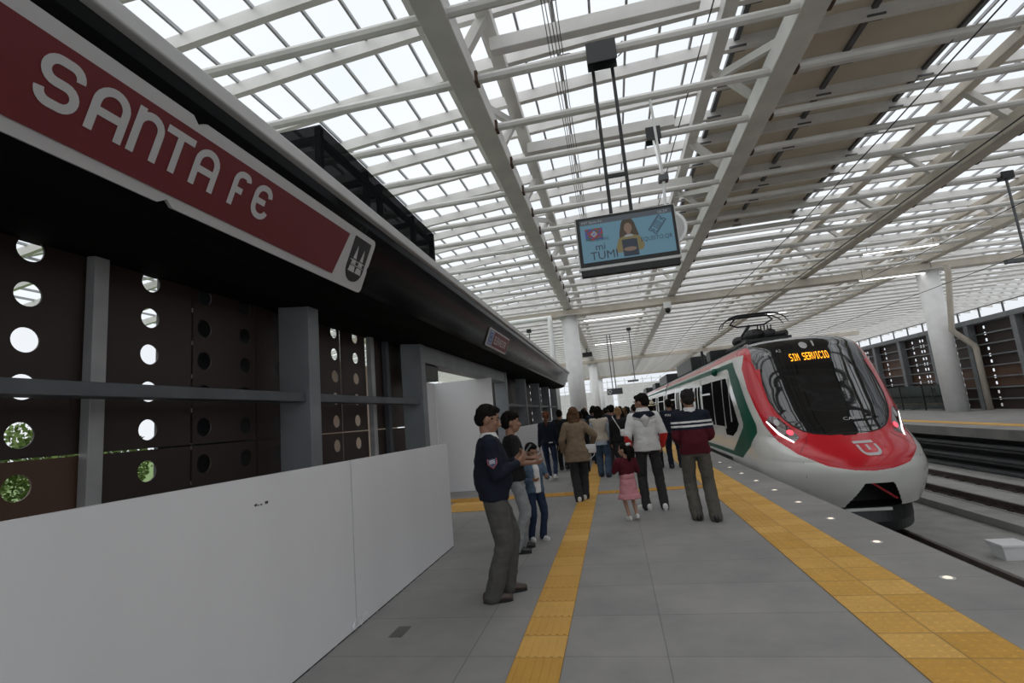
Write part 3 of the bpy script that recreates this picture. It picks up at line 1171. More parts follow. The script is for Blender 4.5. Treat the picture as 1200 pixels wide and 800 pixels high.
def classify(x, y, z):
    ax = abs(x)
    if z < -.14 and abs(x - .07) < .24 + max(0, (-.14 - z)) * .55 and y < 11.6:
        return 'opening'
    if ax > 1.2 and y > 11.7:
        if inpoly(y, z, GPOLY):
            return 'green'
        if inpoly(y, z, WPOLY):
            return 'glass_side'
    if .69 < z < 2.20 and ax < lerp_tab(GX, z) and y < 12.9:
        return 'glass'
    if z >= 2.20 and ax < lerp_tab(BX, z) and y < 13.9:
        return 'black'
    if z > 2.80 and ax < 1.18:
        return 'roof'
    if z > .085 and ax < lerp_tab(XB, z) and y < 13.95:
        return 'red'
    if z > 2.60:
        return 'red'
    return 'white'
groups = {}
NZ, NF, NS = 190, 150, 90
zs = sorted([-.62 + (3.03 + .62) * i / NZ for i in range(NZ + 1) if not .06 < -.62 + (3.03 + .62) * i / NZ < .45] + [.06 + .0065 * i for i in range(61)])
NZ = len(zs) - 1
verts = []
for z in zs:
    row = [plan(z, k, NF, NS) for k in range(NF + NS + 1)]
    full = [(-x, y) for x, y in row[::-1]] + row[1:]
    verts.append([(TX + x, y, z) for x, y in full])
nk = len(verts[0])
for i in range(NZ):
    for k in range(nk - 1):
        q = (verts[i][k], verts[i][k + 1], verts[i + 1][k + 1], verts[i + 1][k])
        cx_ = sum(p[0] for p in q) / 4 - TX
        cy_ = sum(p[1] for p in q) / 4
        cz_ = sum(p[2] for p in q) / 4
        key_ = classify(cx_, cy_, cz_)
        if key_ in ('green', 'glass_side') and cx_ > 0:
            key_ += '_far'
        groups.setdefault(key_, []).append(((i, k), (i, k + 1), (i + 1, k + 1), (i + 1, k)))
pname = {'white': ('body_shell', M_tw), 'red': ('red_mask', M_tr), 'glass': ('windscreen', M_tglass), 'black': ('black_brow', M_tblack), 'roof': ('roof_front', M_roofgrey), 'green': ('green_chevron', M_tg), 'glass_side': ('cab_side_window', M_swin)}
for key, faces in groups.items():
    if key == 'opening':
        continue
    ids = {}
    mb = MB()
    for f in faces:
        ff = []
        for a in f:
            if a not in ids:
                ids[a] = len(mb.v)
                mb.v.append(Vector(verts[a[0]][a[1]]))
            ff.append(ids[a])
        mb.f.append(tuple(ff))
        mb.mi.append(0)
    nm, mm = pname[key.replace('_far', '')]
    mb.build(nm, mm, train, smooth=True)
# body behind the nose
secs = [(-.62, 1.40), (-.3, 1.46), (0, 1.5), (.5, 1.5), (1.2, 1.5), (1.8, 1.475), (2.3, 1.41), (2.6, 1.33), (2.8, 1.18), (2.9, 1.0), (2.97, .74), (3.0, .50), (3.03, .0)]
def body(y0, y1, name):
    prof_ = [(TX - b, a) for a, b in secs] + [(TX + b, a) for a, b in secs[::-1]][1:]
    mb = MB()
    mb.loft([[Vector((px, yy, pz)) for px, pz in prof_] for yy in (y0, y1)])
    return mb.build(name, M_tw, train)
def strip(name, m, y0, y1, z0, z1, off=.004, n=5, side=-1):
    mb = MB()
    rings = []
    for i in range(n + 1):
        z = z0 + (z1 - z0) * i / n
        hw = lerp_tab(secs, z)
        rings.append((TX + side * (hw + off), z))
    vs = [(a, y0, z) for a, z in rings] + [(a, y1, z) for a, z in rings] + [(a - side * .03, y0, z) for a, z in rings] + [(a - side * .03, y1, z) for a, z in rings]
    N1 = n + 1
    fs = []
    for i in range(n):
        fs += [(i, i + 1, N1 + i + 1, N1 + i), (2 * N1 + i, i + N1 * 2 + 1 - 1, 3 * N1 + i, 3 * N1 + i)][:1]
    fs += [(0, N1, 3 * N1, 2 * N1), (n, 2 * N1 + n, 3 * N1 + n, N1 + n)]
    for i in range(n):
        fs += [(i, 2 * N1 + i, 2 * N1 + i + 1, i + 1), (N1 + i, N1 + i + 1, 3 * N1 + i + 1, 3 * N1 + i)]
    mb.add(vs, fs)
    return mb.build(name, m, train)
cars = [(YJ, 30.0), (30.6, 50.0), (50.6, 70.0), (70.6, 88.0)]
for i, (a, b) in enumerate(cars):
    body(a, b, 'car_body')
    for sd in (-1, 1):
        strip('cantrail_stripe', M_tr, a, b, 2.60, 2.74, side=sd)
        strip('green_stripe', M_tg, a, b, 2.38, 2.52, side=sd)
        strip('green_stripe', M_tg, a, b, .13, .24, side=sd)
    if i:
        mb = MB().box(TX - 1.25, TX + 1.25, a - .62, a + .02, -.5, 2.75)
        mb.build('gangway', M_dark, train)
    strip('roof_panel', M_roofgrey, a, b, 2.78, 3.02, n=8)
    strip('roof_panel', M_roofgrey, a, b, 2.78, 3.02, n=8, side=1)
# windows and doors along the platform side
strip('side_window', M_swin, YJ, 18.05, .95, 2.14)
y = 18.25
while y < 86:
    strip('door_leaf', M_tblack, y, y + .10, .10, 2.30, off=.006)
    d1 = strip('door_leaf', M_tw, y + .10, y + .72, .08, 2.28, off=.008)
    d2 = strip('door_leaf', M_tw, y + .75, y + 1.37, .08, 2.28, off=.008)
    strip('door_window', M_swin, y + .2, y + .62, .95, 2.1, off=.012)
    strip('door_window', M_swin, y + .85, y + 1.27, .95, 2.1, off=.012)
    strip('door_leaf', M_tblack, y + 1.37, y + 1.47, .10, 2.30, off=.006)
    strip('side_window', M_swin, y + 1.9, y + 5.4, .95, 2.14)
    y += 5.9
# thin vertical frames over the cab window, lettering below it
for yy in (13.95, 14.75, 16.15):
    mb = MB()
    for z0, z1 in ((.80 if yy > 14.2 else 1.0, 2.12),):
        mb.beam((TX - 1.505, yy, z0), (TX - lerp_tab(HW, z1) - .006, yy, z1), .05, .03, up=(0, 1, 0))
    mb.build('window_frame', M_rim, train)
strip('lower_panel', M_tw, 14.9, 18.0, .50, .85, off=.006)
mb = MB()
smap_side = lambda a, b: Vector((TX - 1.515, 17.2 - a, .56 + b))
text_mesh('MEXICO', .16, smap_side, mb, bold=.003)
text_mesh('EL INSURGENTE', .09, lambda a, b: smap_side(a, b + .16), mb)
mb.build('side_lettering', M_slate, train)
strip('sill_line', M_blackmet, 14.6, YJ + 4, -.02, .06, off=.02)
# opening in the nose, coupler and plough
mb = MB()
mb.box(TX - .85, TX + .85, 11.45, 11.8, -.9, -.05)
mb.build('coupler_recess', M_dark, train)
mb = MB()
mb.beam((TX + .14, 10.9, -.20), (TX + .50, 10.8, -.50), .05, .04)
mb.build('coupler_lever', M_tr, train)
mb = MB()
rings = []
for z, gr in ((-1.08, .0), (-.90, .04), (-.64, .0)):
    ring = []
    for k in range(25):
        x = -1.05 + 2.10 * k / 24
        ring.append(Vector((TX + x, 10.78 + .75 * abs(x / 1.05) ** 2.6 - gr, z)))
    ring += [Vector((TX + 1.05, 11.9, z)), Vector((TX - 1.05, 11.9, z))]
    rings.append(ring)
mb.loft(rings)
mb.build('snow_plough', M_blackmet, train)
mb = MB()
mb.bbox(TX - .42, TX + .36, 10.735, 10.80, -.70, -.645, .01)
mb.build('plough_step', M_rim, train)
# underframe and wheels
mb = MB().box(TX - 1.2, TX + 1.2, 11.8, 88, -1.0, -.55)
mb.build('underframe', M_dark, train)
for yy in (14.0, 16.4, 27.0, 29.3):
    for sx in (-.75, .75):
        mb = MB().tube([(TX + sx * .87 - .06, yy, -.72), (TX + sx * .87 + .06, yy, -.72)], .42, n=28)
        mb.build('wheel', M_rail, train)

def nmap(off):
    def f(u, v):
        return Vector((TX + u, nose_y(u, v) - off, v))
    return f
def nose_patch(name, m, poly, off, sub=10):
    """a flat-drawn shape laid on the curved nose: fine grid clipped to the outline"""
    us = [p[0] for p in poly]; vs_ = [p[1] for p in poly]
    u0_, u1_, v0_, v1_ = min(us), max(us), min(vs_), max(vs_)
    bm = bmesh.new()
    f = bm.faces.new([bm.verts.new((a, 0, b)) for a, b in poly])
    for i in range(1, sub):
        u = u0_ + (u1_ - u0_) * i / sub
        bmesh.ops.bisect_plane(bm, geom=bm.verts[:] + bm.edges[:] + bm.faces[:], plane_co=(u, 0, 0), plane_no=(1, 0, 0))
        v = v0_ + (v1_ - v0_) * i / sub
        bmesh.ops.bisect_plane(bm, geom=bm.verts[:] + bm.edges[:] + bm.faces[:], plane_co=(0, 0, v), plane_no=(0, 0, 1))
    for v in bm.verts:
        v.co = nmap(off)(v.co.x, v.co.z)
    mb = MB().from_bm(bm) if False else MB()
    mb.from_bm(bm)
    return mb.build(name, m, train, smooth=True)
# destination display: dot matrix letters
FONT57 = {'S': '01111 10000 10000 01110 00001 00001 11110', 'I': '01110 00100 00100 00100 00100 00100 01110', 'N': '10001 11001 10101 10011 10001 10001 10001', ' ': '00000 ' * 7,
          'E': '11111 10000 10000 11110 10000 10000 11111', 'R': '11110 10001 10001 11110 10100 10010 10001', 'V': '10001 10001 10001 10001 10001 01010 00100', 'C': '01110 10001 10000 10000 10000 10001 01110', 'O': '01110 10001 10001 10001 10001 10001 01110'}
M_amber = glow('amber_led', (1.0, 0.36, 0.02), 3.2)
mb = MB()
px = .0245
u = -.43
fmn = nmap(.012)
for ch in 'SIN SERVICIO':
    rows = FONT57[ch].split()
    for r_i, row in enumerate(rows):
        for c_i, bit in enumerate(row):
            if bit == '1':
                a, b = u + c_i * .0112, 2.455 - r_i * px
                mb.add([fmn(a, b), fmn(a + .0100, b), fmn(a + .0100, b + px * .85), fmn(a, b + px * .9)], [(0, 1, 2, 3)])
    u += .0112 * 6
mb.build('led_lettering', M_amber, train)
mb = MB()
text_mesh('T014', .11, lambda a, b: nmap(.012)(-1.00 + a * .9, 2.50 + b), mb)
text_mesh('A2', .10, lambda a, b: nmap(.012)(-.66 + a, 2.55 + b), mb)
mb.build('number_lettering', M_rim, train)
mb = MB()
text_mesh('CAF', .085, lambda a, b: nmap(.012)(.04 + a * 1.6, .965 + b), mb)
mb.build('maker_lettering', M_rim, train)
nose_patch('camera_window', M_rim, [(-.05 + a, 2.665 + b) for a, b in arc(0, 0, .085, 0, 360, 18)[:-1]], .010, 4)
nose_patch('camera_window', M_rim, [(.14, 2.62), (.17, 2.62), (.20, 2.76), (.15, 2.76)], .010, 3)
# emblem on the bonnet
mb = MB()
fm2 = nmap(.014)
stroke(mb, [(-.09, .565), (.25, .565)], .04, fm2)
stroke(mb, [(-.05, .525), (-.05, .44)] + arc(.04, .44, .09, 180, 270, 6, ry=.075) + arc(.16, .44, .09, 270, 360, 6, ry=.075) + [(.25, .525)], .045, fm2)
stroke(mb, [(.10, .52), (.10, .435)], .042, fm2)
mb.build('bonnet_emblem', M_signwhite, train)
# panel joint on the bonnet, head lamps
M_lamp = mat('lamp_cover', (0.05, 0.012, 0.014), 0.06, coat=1.0)
M_ledw = glow('white_led', (1.0, 0.98, 0.95), 3.0)
M_ledr = glow('red_lamp', (1.0, 0.05, 0.08), 2.2)
for sx in (-1, 1):
    nose_patch('headlamp_cover', M_lamp, [(sx * a, b) for a, b in [(1.27, 1.05), (1.20, 1.16), (1.08, 1.10), (.93, .86), (.86, .70), (.98, .62), (1.10, .72), (1.22, .92)]], .006, 10)
    nose_patch('running_light', M_ledw, [(sx * a, b) for a, b in [(1.285, 1.03), (1.27, 1.045), (1.14, .80), (.985, .625), (1.0, .60), (1.16, .76)]], .016, 10)
    nose_patch('tail_lamp', M_ledr, [(sx * .975 + a, .80 + b) for a, b in arc(0, 0, .055, 0, 360, 16)[:-1]], .016, 4)
    nose_patch('headlamp_lens', M_rim, [(sx * 1.13 + a, 1.01 + b) for a, b in arc(0, 0, .045, 0, 360, 16, ry=.07)[:-1]], .012, 4)
    mb = MB()
    mb.tube([nmap(.001)(sx * a, b) for a, b in ((1.30, .74), (1.15, .66), (.95, .66), (.75, .68), (.82, .60), (.92, .52), (.99, .43), (1.0, .25), (1.0, 0), (1.0, -.3))], .005, n=5)
    mb.build('panel_joint', M_blackmet, train)
mb = MB()
pts = [nmap(.002)(-lerp_tab(GX, z_), z_) for z_ in [2.19 - i * .03 for i in range(50)]] + [nmap(.002)(lerp_tab(GX, z_), z_) for z_ in [2.19 - i * .03 for i in range(49, -1, -1)]]
mb.tube(pts, .012, n=5)
mb.build('windscreen_seal', M_dark, train)
# mirror camera bulge
MB().ball((TX - 1.44, 15.6, 2.40), .10, .18, .11).build('mirror_camera', M_tg, train, smooth=True)
# pantograph and roof gear
mb = MB()
for sx in (-.55, .55):
    mb.beam((TX + sx, 15.0, 3.16), (TX + sx, 17.6, 3.16), .08, .08)
for yy in (15.0, 17.6):
    mb.beam((TX - .6, yy, 3.16), (TX + .6, yy, 3.16), .08, .08)
    for sx in (-.5, .5):
        mb.tube([(TX + sx, yy, 2.95), (TX + sx, yy, 3.14)], .06, n=10)
mb.build('pantograph_base', M_blackmet, train)
mb = MB()
mb.ball((TX - .12, 15.8, 3.36), .32, .45, .22)
mb.ball((TX + .18, 15.4, 3.33), .18, .25, .17)
mb.ball((TX - .45, 16.3, 3.3), .2, .35, .16)
mb.tube([(TX - .4, 16.0, 3.25), (TX + .5, 15.0, 3.28)], .09, n=8)
for k in range(5):
    mb.tube([(TX - .1 + .09 * k, 15.5, 3.3), (TX - .1 + .09 * k, 15.45, 3.62)], .018, n=6)
mb.build('insulator_gear', M_dark, train)
mb = MB()
mb.tube([(TX - .1, 17.5, 3.2), (TX - .1, 17.7, 3.45), (TX - .05, 16.5, 3.78)], [.075, .07, .05], n=8)
mb.build('lower_arm', M_blackmet, train)
mb = MB()
mb.tube([(TX - .45, 16.3, 4.05), (TX - .62, 16.4, 3.86), (TX - .40, 16.5, 3.78), (TX + .40, 16.5, 3.78), (TX + .62, 16.4, 3.90), (TX + .45, 16.3, 4.05)], .03, n=7)
mb.build('upper_frame', M_blackmet, train)
for yy in (16.05, 16.5):
    mb = MB()
    mb.tube([(TX - .95, yy, 3.74), (TX - .86, yy, 3.90), (TX - .68, yy, 4.02), (TX - .45, yy, 4.07), (TX + .45, yy, 4.07), (TX + .68, yy, 4.02), (TX + .86, yy, 3.90), (TX + .95, yy, 3.74)], [.012, .016, .024, .035, .035, .024, .016, .012], n=7)
    mb.build('collector_strip', M_blackmet, train)
for (y0, y1, h, nm) in ((18.2, 18.9, .30, 'roof_box'), (22.5, 27.5, .52, 'air_conditioner'), (33, 38, .5, 'air_conditioner'), (42, 45, .4, 'roof_box'), (54, 59, .5, 'air_conditioner')):
    mb = MB()
    mb.bbox(TX - 1.0, TX + 1.0, y0, y1, 2.92, 3.0 + h, .05)
    mb.build(nm, M_blackmet, train)
mb = MB()
mb.tube([(TX - .9, 20.2, 2.9), (TX - .9, 20.2, 3.5)], .05, n=8)
mb.tube([(TX - .9, 20.2, 3.35), (TX - .5, 20.9, 3.2)], .06, n=8)
mb.build('roof_insulator', M_blackmet, train)

# ================================================================== HANGING SCREEN
SY = 7.865
scr = thing('hanging_screen', 'rectangular information screen with blue picture hanging from two black poles', 'screen', (.52, SY, 3.78))
M_scr = glow('screen_blue', (0.115, 0.235, 0.315), 0.62)
M_scr_top = glow('screen_grey', (0.09, 0.11, 0.13), 0.5)
M_scr_ink = glow('screen_ink', (0.035, 0.05, 0.075), 0.4)
M_scr_white = glow('screen_white', (0.5, 0.55, 0.58), 0.35)
M_scr_skin = glow('screen_skin', (0.34, 0.23, 0.17), 0.35)
M_scr_hair = glow('screen_hair', (0.10, 0.07, 0.045), 0.3)
M_scr_yel = glow('screen_yellow', (0.30, 0.25, 0.11), 0.35)
M_scr_red = glow('screen_red', (0.35, 0.05, 0.06), 0.4)
M_scr_grn = glow('screen_green', (0.06, 0.16, 0.09), 0.4)
M_scr_vio = glow('screen_violet', (0.08, 0.10, 0.36), 0.4)
x0s, x1s, z0s, z1s = -.284, 1.307, 3.84, 4.73
MB().bbox(x0s, x1s, SY, SY + .12, z0s, z1s, .012).build('casing', M_rim, scr)
MB().bbox(x0s + .02, x1s - .02, SY - .010, SY + .01, z0s + .05, z1s - .012, .004).build('bezel', M_dark, scr)
MB().bbox(x0s + .02, x1s - .03, SY + .005, SY + .11, z0s - .105, z0s - .002, .008).build('lower_case', M_dark, scr)
def plate(name, m, poly, dy):
    mb = MB()
    mb.prism(poly, lambda u, v, d: Vector((u, SY - dy - d, v)), .002)
    return mb.build(name, m, scr)
ax0, ax1, az0, az1 = x0s + .075, x1s - .065, z0s + .115, z1s - .06
plate('display', M_scr, [(ax0, az0), (ax1, az0), (ax1, az1), (ax0, az1)], .011)
plate('title_bar', M_scr_top, [(ax0, az1 - .085), (ax1, az1 - .085), (ax1, az1), (ax0, az1)], .0135)
sm = lambda u, v: Vector((u, SY - .018, v))
mb = MB()
text_mesh('MIT Santa Fe', .062, lambda a, b: sm(ax0 + .03 + a, az1 - .065 + b), mb)
mb.build('title_lettering', M_scr_white, scr)
mb = MB()
text_mesh('16:24', .07, lambda a, b: sm(ax1 - .22 + a, az1 - .068 + b), mb)
mb.build('clock_lettering', M_scr_white, scr)
mb = MB()
text_mesh('mi', .17, lambda a, b: sm(ax0 + .21 + a, az0 + .19 + b), mb)
mb.build('left_lettering', M_scr_ink, scr)
mb = MB()
text_mesh('TUMI', .19, lambda a, b: sm(ax0 + .12 + a, az0 + .035 + b), mb)
mb.build('left_lettering', M_scr_ink, scr)
mb = MB()
text_mesh('ADQUIERE', .065, lambda a, b: sm(ax0 + .13 + a, az0 + .345 + b), mb)
mb.build('left_lettering', M_scr_ink, scr)
mb = MB()
text_mesh('EQUISTO.QR', .098, lambda a, b: sm(ax1 - .52 + a * .86, az0 + .225 + b), mb)
mb.build('right_lettering', M_scr_ink, scr)
# ticket picture
mb = MB()
def rot2(cx_, cz_, ang):
    c_, s_ = math.cos(R_(ang)), math.sin(R_(ang))
    return lambda u, v: sm(cx_ + u * c_ - v * s_, cz_ + u * s_ + v * c_)
tk = rot2(ax1 - .24, az1 - .25, 52)
for q, wd in ((.82, .012), (.64, .009)):
    a_, b_ = .17 * q, .085 * q
    n_ = .03 * q
    stroke(mb, [(-a_, -b_), (a_, -b_), (a_, -n_), (a_ - n_, 0), (a_, n_), (a_, b_), (-a_, b_), (-a_, n_), (-a_ + n_, 0), (-a_, -n_)], wd, tk, closed=True)
stroke(mb, [(-.055, -.034), (.055, -.034), (.055, .034), (-.055, .034)], .009, tk, closed=True)
for a_ in (-.027, 0, .027):
    stroke(mb, [(a_, -.022), (a_, .022)], .010, tk)
mb.build('ticket_picture', M_scr_ink, scr)
# card picture
random.seed(5)
cards = {M_scr_red: MB(), M_scr_grn: MB(), M_scr_vio: MB(), M_scr_white: MB()}
ms_ = [M_scr_red, M_scr_grn, M_scr_vio]
cx0, cz0 = ax0 + .075, az1 - .35
for i in range(10):
    for j in range(7):
        a, b = cx0 + i * .028, cz0 + j * .028
        cards[ms_[int(random.random() * 2.99)]].add([sm(a, b), sm(a + .028, b), sm(a + .028, b + .028), sm(a, b + .028)], [(0, 1, 2, 3)])
ck = rot2(cx0 + .14, cz0 + .10, 40)
stroke(cards[M_scr_white], [(-.03, -.03), (.03, -.03), (.03, .03), (-.03, .03)], .016, lambda u, v: ck(u, v) + Vector((0, -.002, 0)), closed=True)
stroke(cards[M_scr_white], [(0, -.02), (0, .02)], .012, lambda u, v: ck(u, v) + Vector((0, -.002, 0)))
for m_, b_ in cards.items():
    b_.build('card_pattern', m_, scr)
# presenter picture
pc = (ax0 + ax1) / 2 + .03
def pict(name, m, poly, dy):
    mb = MB()
    mb.prism(poly, lambda u, v, d: Vector((u + pc, SY - dy - d, v + az0)), .001)
    mb.build(name, m, scr)
pict('presenter_hair', M_scr_hair, arc(0, .50, .115, 20, 160, 10, ry=.16) + [(-.14, .42), (-.15, .33), (-.06, .31), (.07, .31), (.16, .35), (.14, .42)], .014)
pict('presenter_body', M_scr_yel, [(-.20, .10), (-.22, .16), (-.17, .32), (-.06, .37), (.06, .37), (.17, .33), (.23, .18), (.20, .10), (.02, .09)], .0145)
pict('presenter_vest', M_scr_ink, [(-.11, .02), (-.12, .30), (-.05, .30), (.05, .30), (.12, .29), (.13, .02)], .016)
pict('presenter_face', M_scr_skin, arc(0, .485, .062, 0, 360, 16, ry=.085)[:-1], .0165)
pict('presenter_hands', M_scr_skin, arc(0, .135, .10, 0, 360, 14, ry=.035)[:-1], .018)
pict('presenter_neck', M_scr_skin, [(-.03, .36), (.03, .36), (.03, .42), (-.03, .42)], .0172)
pict('presenter_scarf', M_scr_white, [(-.07, .34), (.07, .34), (.05, .375), (-.05, .375)], .0185)
# poles and bracket
for px_ in (.318, .641):
    MB().bbox(px_ - .027, px_ + .027, SY + .03, SY + .085, 4.72, 7.60, .004).build('pole', M_blackmet, scr)
MB().bbox(.34, .62, SY + .035, SY + .08, 5.36, 5.42, .004).build('cross_bar', M_blackmet, scr)
MB().bbox(.235, .725, SY + .015, SY + .03, 7.30, 7.68, .004).build('bracket_plate', M_blackmet, scr)
MB().bbox(.235, .725, SY - .20, SY - .185, 7.30, 7.68, .004).build('bracket_plate', M_blackmet, scr)
mb = MB()
mb.tube([(.24, SY + .03, 7.60), (.10, SY + .02, 7.66), (-.05, SY + .05, 7.76), (-.2, SY + .05, 7.76)], .012, n=6)
mb.tube([(.74, SY + .03, 7.68), (.86, SY + .0, 7.73), (.9, SY + .0, 7.58), (.76, SY + .02, 7.48)], .010, n=6)
mb.build('feed_cable', M_gutter, scr)
# round clock just behind the screen
ck_ = thing('round_clock', 'round white station clock hanging half hidden behind the information screen', 'clock', (1.40, 9.5, 4.55))
MB().tube([(1.40, 9.46, 4.90), (1.40, 9.60, 4.90)], .345, n=40).build('case', M_pillar, ck_)
MB().tube([(1.40, 9.445, 4.90), (1.40, 9.46, 4.90)], .29, n=40).build('dial', M_signwhite, ck_)
mb = MB()
mb.beam((1.40, 9.441, 4.90), (1.40 - .15, 9.441, 4.90 - .12), .018, .004, up=(0, 1, 0))
mb.beam((1.40, 9.439, 4.90), (1.40 - .10, 9.439, 4.90 + .2), .014, .004, up=(0, 1, 0))
mb.build('hands', M_slate, ck_)
mb = MB()
mb.tube([(1.40, 9.53, 5.2), (1.45, 9.53, 5.95)], .03, n=10)
mb.tube([(1.45, 9.53, 5.9), (1.38, 9.31, 7.48)], .025, n=8)
mb.tube([(1.45, 9.53, 5.9), (1.55, 10.84, 7.48)], .025, n=8)
mb.build('hanger', M_pillar, ck_)
MB().bbox(1.36, 1.54, 9.44, 9.62, 5.86, 5.98, .01).build('junction', M_gutter, ck_)
cl = thing('tube_clamp', 'dark square clamp plate fixed on a roof tube above the clock', 'bracket', (1.6, 10.5, 7.3))
MB().bbox(1.40, 1.72, 10.72, 10.735, 7.40, 7.72, .004).build('plate', M_blackmet, cl)
MB().bbox(1.40, 1.72, 10.945, 10.96, 7.40, 7.72, .004).build('plate', M_blackmet, cl)

# ================================================================== LAMPS, WIRES, SIGNS ABOVE
def drop_lamp(x, y, ztop, zbot, label, heavy=False):
    t = thing('hanging_camera_post', label, 'camera post', (x, y, zbot))
    mb = MB().tube([(x, y, ztop), (x, y, zbot)], .035 if not heavy else .045, n=8)
    mb.build('rod', M_gutter, t)
    mb = MB().bbox(x - .55, x + .25, y - .07, y + .07, zbot - .10, zbot + .03, .02)
    mb.build('camera_housing', M_gutter, t)
    mb = MB().bbox(x - .16, x + .16, y - .12, y + .12, ztop - .12, ztop + .12, .01)
    mb.build('clamp', M_blackmet, t)
drop_lamp(16.9, 29.20, 7.5, 4.2, 'camera hanging on a rod in front of the opposite platform pillar')
drop_lamp(12.4, 16.96, 7.5, 4.9, 'dark rod with a small device hanging high over the empty track')
drop_lamp(1.75, 38.38, 7.5, 3.6, 'slim dark post with a round head hanging beyond the screen over the crowd')
drop_lamp(-5.2, 33.79, 7.5, 4.2, 'small dark camera post above the far end of the fascia')
M_tubelight = glow('fluorescent', (1.0, 0.98, 0.94), 4.0)
def tube_light(x0, x1, y, z, label):
    t = thing('linear_light', label, 'light', ((x0 + x1) / 2, y, z), group='linear lights under the roof')
    MB().bbox(x0, x1, y - .06, y + .06, z, z + .07, .01).build('housing', M_white, t)
    MB().bbox(x0 + .03, x1 - .03, y - .035, y + .035, z - .03, z, .01).build('tube', M_tubelight, t)
    for xx in (x0 + .2, x1 - .2):
        MB().tube([(xx, y, z + .06), (xx, y, 7.50)], .01, n=5).build('hanger', M_gutter, t)
tube_light(11.1, 14.0, 23.08, 7.15, 'bright linear light over the opposite platform, nearer one above the pillar')
tube_light(12.9, 16.4, 27.67, 6.9, 'bright linear light just in front of the opposite pillar head')
tube_light(-1.2, 2.3, 29.20, 6.9, 'bright linear light just beyond the first cross beam over the near platform')
tube_light(9.3, 12.4, 36.85, 7.15, 'bright linear light far over the tracks, above the train')
tube_light(-1.0, 1.6, 41.44, 7.0, 'second bright linear light beyond the first cross beam')
# overhead wires
def wire(pts, label, r=.012):
    mb = MB().tube(pts, r, n=5)
    return tag(mb.build('overhead_wire', M_blackmet), label, 'wire', 'overhead wires')
wire([(TX, -6, 4.19), (TX, 90, 4.19)], 'black contact wire running over the train pantograph', .009)
wire([(TX, -6, 5.5)] + [(TX, y, 5.35 + .15 * math.cos(y / 28 * 2 * math.pi)) for y in range(0, 90, 4)], 'black carrier wire above the contact wire over the train', .010)
wire([(9.14, -6, 4.14), (9.14, 90, 4.14)], 'black contact wire over the empty track', .009)
wire([(9.14, -6, 5.5)] + [(9.14, y, 5.35 + .15 * math.cos(y / 28 * 2 * math.pi)) for y in range(0, 90, 4)], 'black carrier wire over the empty track', .010)
wire([(2.55, -4, 7.66), (2.1, 12, 7.66), (1.9, 26, 7.66)], 'thin dark cable slung along the roof beside the beige band', .012)
# cable bundle under the roof left of the screen bracket
mb = MB()
for k in range(5):
    xx = -.35 + .05 * k
    mb.tube([(xx, 3, 7.655)] + [(xx + .01 * math.sin(q * 1.7 + k), 3 + q * 1.53, 7.648 + .006 * math.sin(q * 2.1 + k * 2)) for q in range(1, 17)], .007, n=4)
tag(mb.build('cable_bundle', M_blackmet), 'bundle of thin black cables lying along the roof tubes left of the screen bracket', 'cables')
# short white strut beams that stop short in the roof bay
for xa, xb, y, z, lab in ((-1.40, 2.15, 7.80, 8.13, 'deep white beam crossing above the screen bracket'), (-1.35, 2.15, 11.40, 8.13, 'short white beam behind the screen poles'), (-.6, 3.0, 14.6, 8.0, 'short white beam just above the screen')):
    mb = MB().bbox(xa, xb, y - .09, y + .09, z - .13, z + .13, .012)
    o = mb.build('roof_beam', M_white)
    structure(o)
cam_ = thing('security_camera', 'dark security camera box hanging under the roof girder beside the first pillars', 'camera', (-1.93, 46.8, 6.7))
MB().bbox(-2.35, -1.45, 46.5, 47.1, 6.65, 7.05, .03).build('housing', M_blackmet, cam_)
MB().tube([(-1.93, 46.8, 7.0), (-1.93, 46.8, 7.46)], .05, n=8).build('stem', M_gutter, cam_)
cam2 = thing('security_camera', 'white camera mount with a dark dome under the first cross beam by the screen', 'camera', (3.45, 27.7, 6.5))
MB().bbox(3.25, 3.65, 27.5, 27.72, 6.72, 7.06, .02).build('mount', M_pillar, cam2)
MB().ball((3.45, 27.6, 6.62), .15, .15, .17).build('dome', M_dark, cam2, smooth=True)
# overhead direction sign far away
ov = thing('overhead_sign', 'dark hanging direction sign with white pictogram above the far crowd', 'sign', (.2, 39.9, 2.75))
MB().bbox(-.42, .78, 39.86, 39.96, 2.72, 3.2, .01).build('panel', M_slate, ov)
mb = MB()
for a in arc(-.2, 2.96, .12, 0, 300, 10):
    mb.ball((a[0], 39.855, a[1]), .045, .006, .045, n=8, m=4)
mb.build('pictogram', M_signwhite, ov)
for xx in (.05, .30):
    MB().tube([(xx, 39.91, 3.15), (xx, 39.91, 7.5)], .04, n=6).build('hanger', M_gutter, ov)

# trees beyond the sign wall
random.seed(11)
def bush(x, y, h, label):
    t = thing('tree', label, 'tree', (x, y, -.3), group='trees outside the sign wall')
    MB().tube([(x, y, -.3), (x + .1, y, h * .4), (x, y + .1, h * .75)], [.12, .09, .04], n=8).build('trunk', M_bark, t)
    mb = MB()
    for i in range(2600):
        d = Vector((random.gauss(0, 1), random.gauss(0, 1), random.gauss(0, 1))).normalized() * (random.random() ** .35)
        p = Vector((x + d.x * 1.35, y + d.y * 1.35, h * .55 + d.z * h * .5))
        if p.z < -.25:
            continue
        a = Vector((random.gauss(0, 1), random.gauss(0, 1), random.gauss(0, 1))).normalized() * .09
        b = a.cross(Vector((random.gauss(0, 1), random.gauss(0, 1), random.gauss(0, 1)))).normalized() * .05
        mb.add([p - a, p + b, p + a, p - b], [(0, 1, 2, 3)])
    mb.build('foliage', M_leaf, t)
